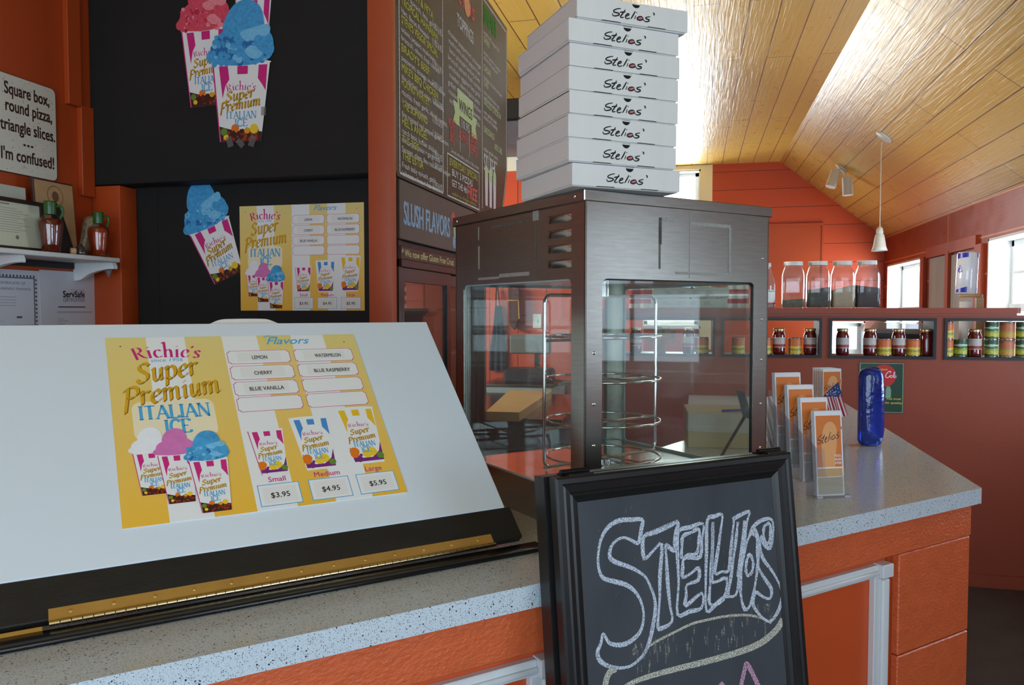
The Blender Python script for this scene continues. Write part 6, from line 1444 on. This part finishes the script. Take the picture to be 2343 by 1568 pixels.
cbn = thing('white_cabinet', 'low grey white kitchen cabinet against the orange wall', 'cabinet', T(0, 0, 0))
b = MB(); b.box(wc0, 5.7, 0.08, wc1, 6.27, zc0 - 0.016, bev=0.01); b.build('cabinet_body', mat('cabinet_grey', (170, 176, 176), 0.4), cbn)
b = MB(); b.box(wc0 - 0.01, 5.69, zc0 - 0.0155, wc1 + 0.01, 6.275, zc0 - 0.0005, bev=0.003); b.build('cabinet_top', m_ssd, cbn)
b = MB(); b.box(wc0 + 0.02, 5.73, 0, wc1 - 0.02, 6.2, 0.08); b.build('plinth', m_dark, cbn)
# apron and bag on hooks
def yk(x, y, Y=YK - 0.02): p = at_y(x, y, Y); return Vector((p.x, p.y, p.z))
ap = thing('apron', 'dark blue apron hanging by its strap on the orange kitchen wall', 'apron', T(*yk(1138, 652)))
o_ = yk(1138, 652)
b = MB(); cols = 12; rws = [(700, 1134, 1147), (725, 1132, 1150), (760, 1128, 1154), (800, 1122, 1158), (848, 1120, 1161)]
v = []
for y, x0, x1 in rws:
    for i in range(cols + 1):
        p_ = yk(x0 + (x1 - x0) * i / cols, y) - o_; v.append((p_.x, p_.y - 0.02 - 0.014 * sin(i * 1.5), p_.z))
n1 = len(v); v += [(x, y + 0.012, z) for x, y, z in v]
f = []
for j in range(len(rws) - 1):
    for i in range(cols):
        a = j * 13 + i; f += [(a, a + 1, a + 14, a + 13), (n1 + a + 13, n1 + a + 14, n1 + a + 1, n1 + a)]
b.add(v, f, sm=True); b.build('cloth', mat('denim_navy', (44, 50, 66), 0.9), ap)
b = MB(); b.tube([(0, -0.01, 0.0), tuple(yk(1136, 675) - o_ + Vector((0, -0.015, 0))), tuple(yk(1136, 702) - o_ + Vector((0, -0.02, 0)))], 0.006, 6); b.tube([(0, -0.01, 0.0), tuple(yk(1142, 675) - o_ + Vector((0, -0.015, 0))), tuple(yk(1145, 702) - o_ + Vector((0, -0.02, 0)))], 0.006, 6); b.build('strap', mat('strap_black', (30, 30, 34), 0.8), ap)
b = MB(); b.cyl((0, 0.02, 0.0), (0, -0.03, 0.006), 0.006, n=10); b.build('hook', m_steel, ap)
bg_ = thing('hanging_bag', 'brown bag with yellow trim hanging beside the apron on the kitchen wall', 'bag', T(*yk(1178, 665)))
o_ = yk(1178, 665)
def rel(x, y): p_ = yk(x, y) - o_; return (p_.x, p_.z)
b = MB(frame((0, 0, 0), (1, 0, 0), (0, 0, 1))); b.prism([rel(1166, 665), rel(1167, 660), rel(1190, 660), rel(1191, 668), rel(1189, 730), rel(1180, 755), rel(1170, 745)], 0.0, 0.06); b.build('bag_body', mat('brown_leather', (84, 44, 34), 0.5), bg_)
b = MB(frame((0, 0, 0), (1, 0, 0), (0, 0, 1))); b.tube([(*rel(1166, 690), 0.062), (*rel(1167, 688), 0.062), (*rel(1190, 688), 0.062), (*rel(1192, 730), 0.062)], 0.006, 8); b.build('trim', mat('yellow_trim', (206, 150, 50), 0.5), bg_)
b = MB(); b.cyl((0, 0.02, 0.035), (0, -0.04, 0.045), 0.006, n=10); b.tube([(0, -0.03, 0.04), (0, -0.03, -0.01)], 0.004, 6); b.build('hook', m_steel, bg_)
# light switch
s_ = yk(1229, 735, YK - 0.006)
b = MB(facing_viewer((s_.x, YK - 0.001, s_.z))); b.box(-0.035, -0.058, 0, 0.035, 0.058, 0.006, bev=0.002); b.box(-0.006, -0.012, 0.006, 0.006, 0.012, 0.012)
tag(b.build('light_switch', m_white), 'white light switch plate on the orange kitchen wall', 'switch')

# printed pizza boxes and striped bunting on the ledge behind the warmer
m_red = mat('bunting_red', (186, 44, 50), 0.7); m_wh = mat('bunting_white', (222, 216, 206), 0.7)
for k, (xa, xb, lb) in enumerate(((1440, 1496, 'red and white striped cloth left of the printed boxes on the ledge'), (1664, 1712, 'red and white striped cloth right of the printed boxes on the ledge'))):
    p0 = at_y(xa, 700, YH + 0.12); p1 = at_y(xb, 700, YH + 0.12); h = 0.165
    b = MB(facing_viewer((p0.x, YH + 0.12, LEDGE + 0.0005))); n = 12; w_ = p1.x - p0.x
    for j in range(6):
        v = []
        for z in (h * j / 6, h * (j + 1) / 6):
            for dz in (0.0, 0.004):
                v += [(w_ * i / n, z, 0.008 * sin(i * 1.1 + k) + dz) for i in range(n + 1)]
        m = n + 1
        f = [(i, i + 1, 2 * m + i + 1, 2 * m + i) for i in range(n)] + [(3 * m + i, 3 * m + i + 1, m + i + 1, m + i) for i in range(n)]
        b.add(v, f, j % 2, True)
    tag(b.build('striped_cloth', [m_wh, m_red]), lb, 'cloth')
p0 = at_y(1492, 700, YH + 0.07); p1 = at_y(1666, 700, YH + 0.07); w_ = p1.x - p0.x
for k in range(2):
    t = thing('printed_box', ('lower' if k == 0 else 'upper') + ' pizza box with small printed checklist on the ledge behind the warmer', 'pizza box', facing_viewer((p0.x + 0.008 * (k - 0.5), YH + 0.05, LEDGE + 0.0005 + 0.062 * k)))
    b = MB(); b.box(0, 0, -0.24, w_, 0.0605, 0.0, bev=0.002); b.build('box_body', mat('grey_board', (176, 180, 172), 0.6), t)
    b = MB()
    for c in range(4):
        for r_ in range(3): b.box(w_ * (0.16 + c * 0.18), 0.036 - r_ * 0.008, 0.0002, w_ * (0.16 + c * 0.18) + 0.03 + 0.008 * ((c + r_) % 3), 0.038 - r_ * 0.008, 0.0005)
    b.build('checklist_print', mat('grey_ink', (84, 86, 92)), t)
    b = MB()
    for u0, u1 in ((0.08, 0.2), (0.36, 0.46), (0.58, 0.74), (0.84, 0.94)): b.box(w_ * u0, 0.0570, 0.0002, w_ * u1, 0.0590, 0.0005)
    b.disc(w_ * 0.52, 0.0575, 0.009, 0.005, 0.0006); b.build('tab_slot', m_dark, t)

# potted flowers seen in the first opening through the warmer
fpx = at_y(1512, 810, YH + 0.1)
fl = thing('flower_pot', 'small pot of orange flowers in the opening behind the warmer', 'plant', T(fpx.x, YH + 0.10, SILL))
b = MB(); b.lathe([(0.028, 0), (0.036, 0.045), (0.039, 0.05), (0.033, 0.05), (0.0001, 0.042)], 20); b.build('pot', mat('clay_pot', (150, 92, 62), 0.8), fl)
b = MB(); r_ = random.Random(5)
for i in range(46):
    a, e = r_.uniform(0, 6.28), r_.uniform(0.2, 1.4); L = r_.uniform(0.05, 0.11); d = Vector((cos(a) * cos(e), sin(a) * cos(e), sin(e))); c = Vector((0, 0, 0.045)) + d * L; sd = d.orthogonal().normalized() * 0.009
    b.add([tuple(c - d * 0.016), tuple(c + sd), tuple(c + d * 0.018), tuple(c - sd)], [(0, 1, 2, 3)]); 
    if i % 3 == 0: b.tube([(0, 0, 0.04), tuple(c)], 0.0012, 4)
b.build('foliage', mat('leaf_green', (90, 128, 70), 0.6), fl)
b = MB()
for i in range(7):
    a, e = r_.uniform(0, 6.28), r_.uniform(0.5, 1.4); c = Vector((cos(a) * cos(e), sin(a) * cos(e), sin(e))) * r_.uniform(0.07, 0.11) + Vector((0, 0, 0.045))
    for k in range(6): q = c + Vector((cos(k * 1.05), 0.3, sin(k * 1.05))) * 0.009; b.add([tuple(c), tuple(q + Vector((0.005, 0, 0))), tuple(q + Vector((0, 0.003, 0.006))), tuple(q + Vector((-0.005, 0, 0)))], [(0, 1, 2, 3)])
b.build('blossoms', mat('blossom_orange', (226, 120, 76), 0.6), fl)
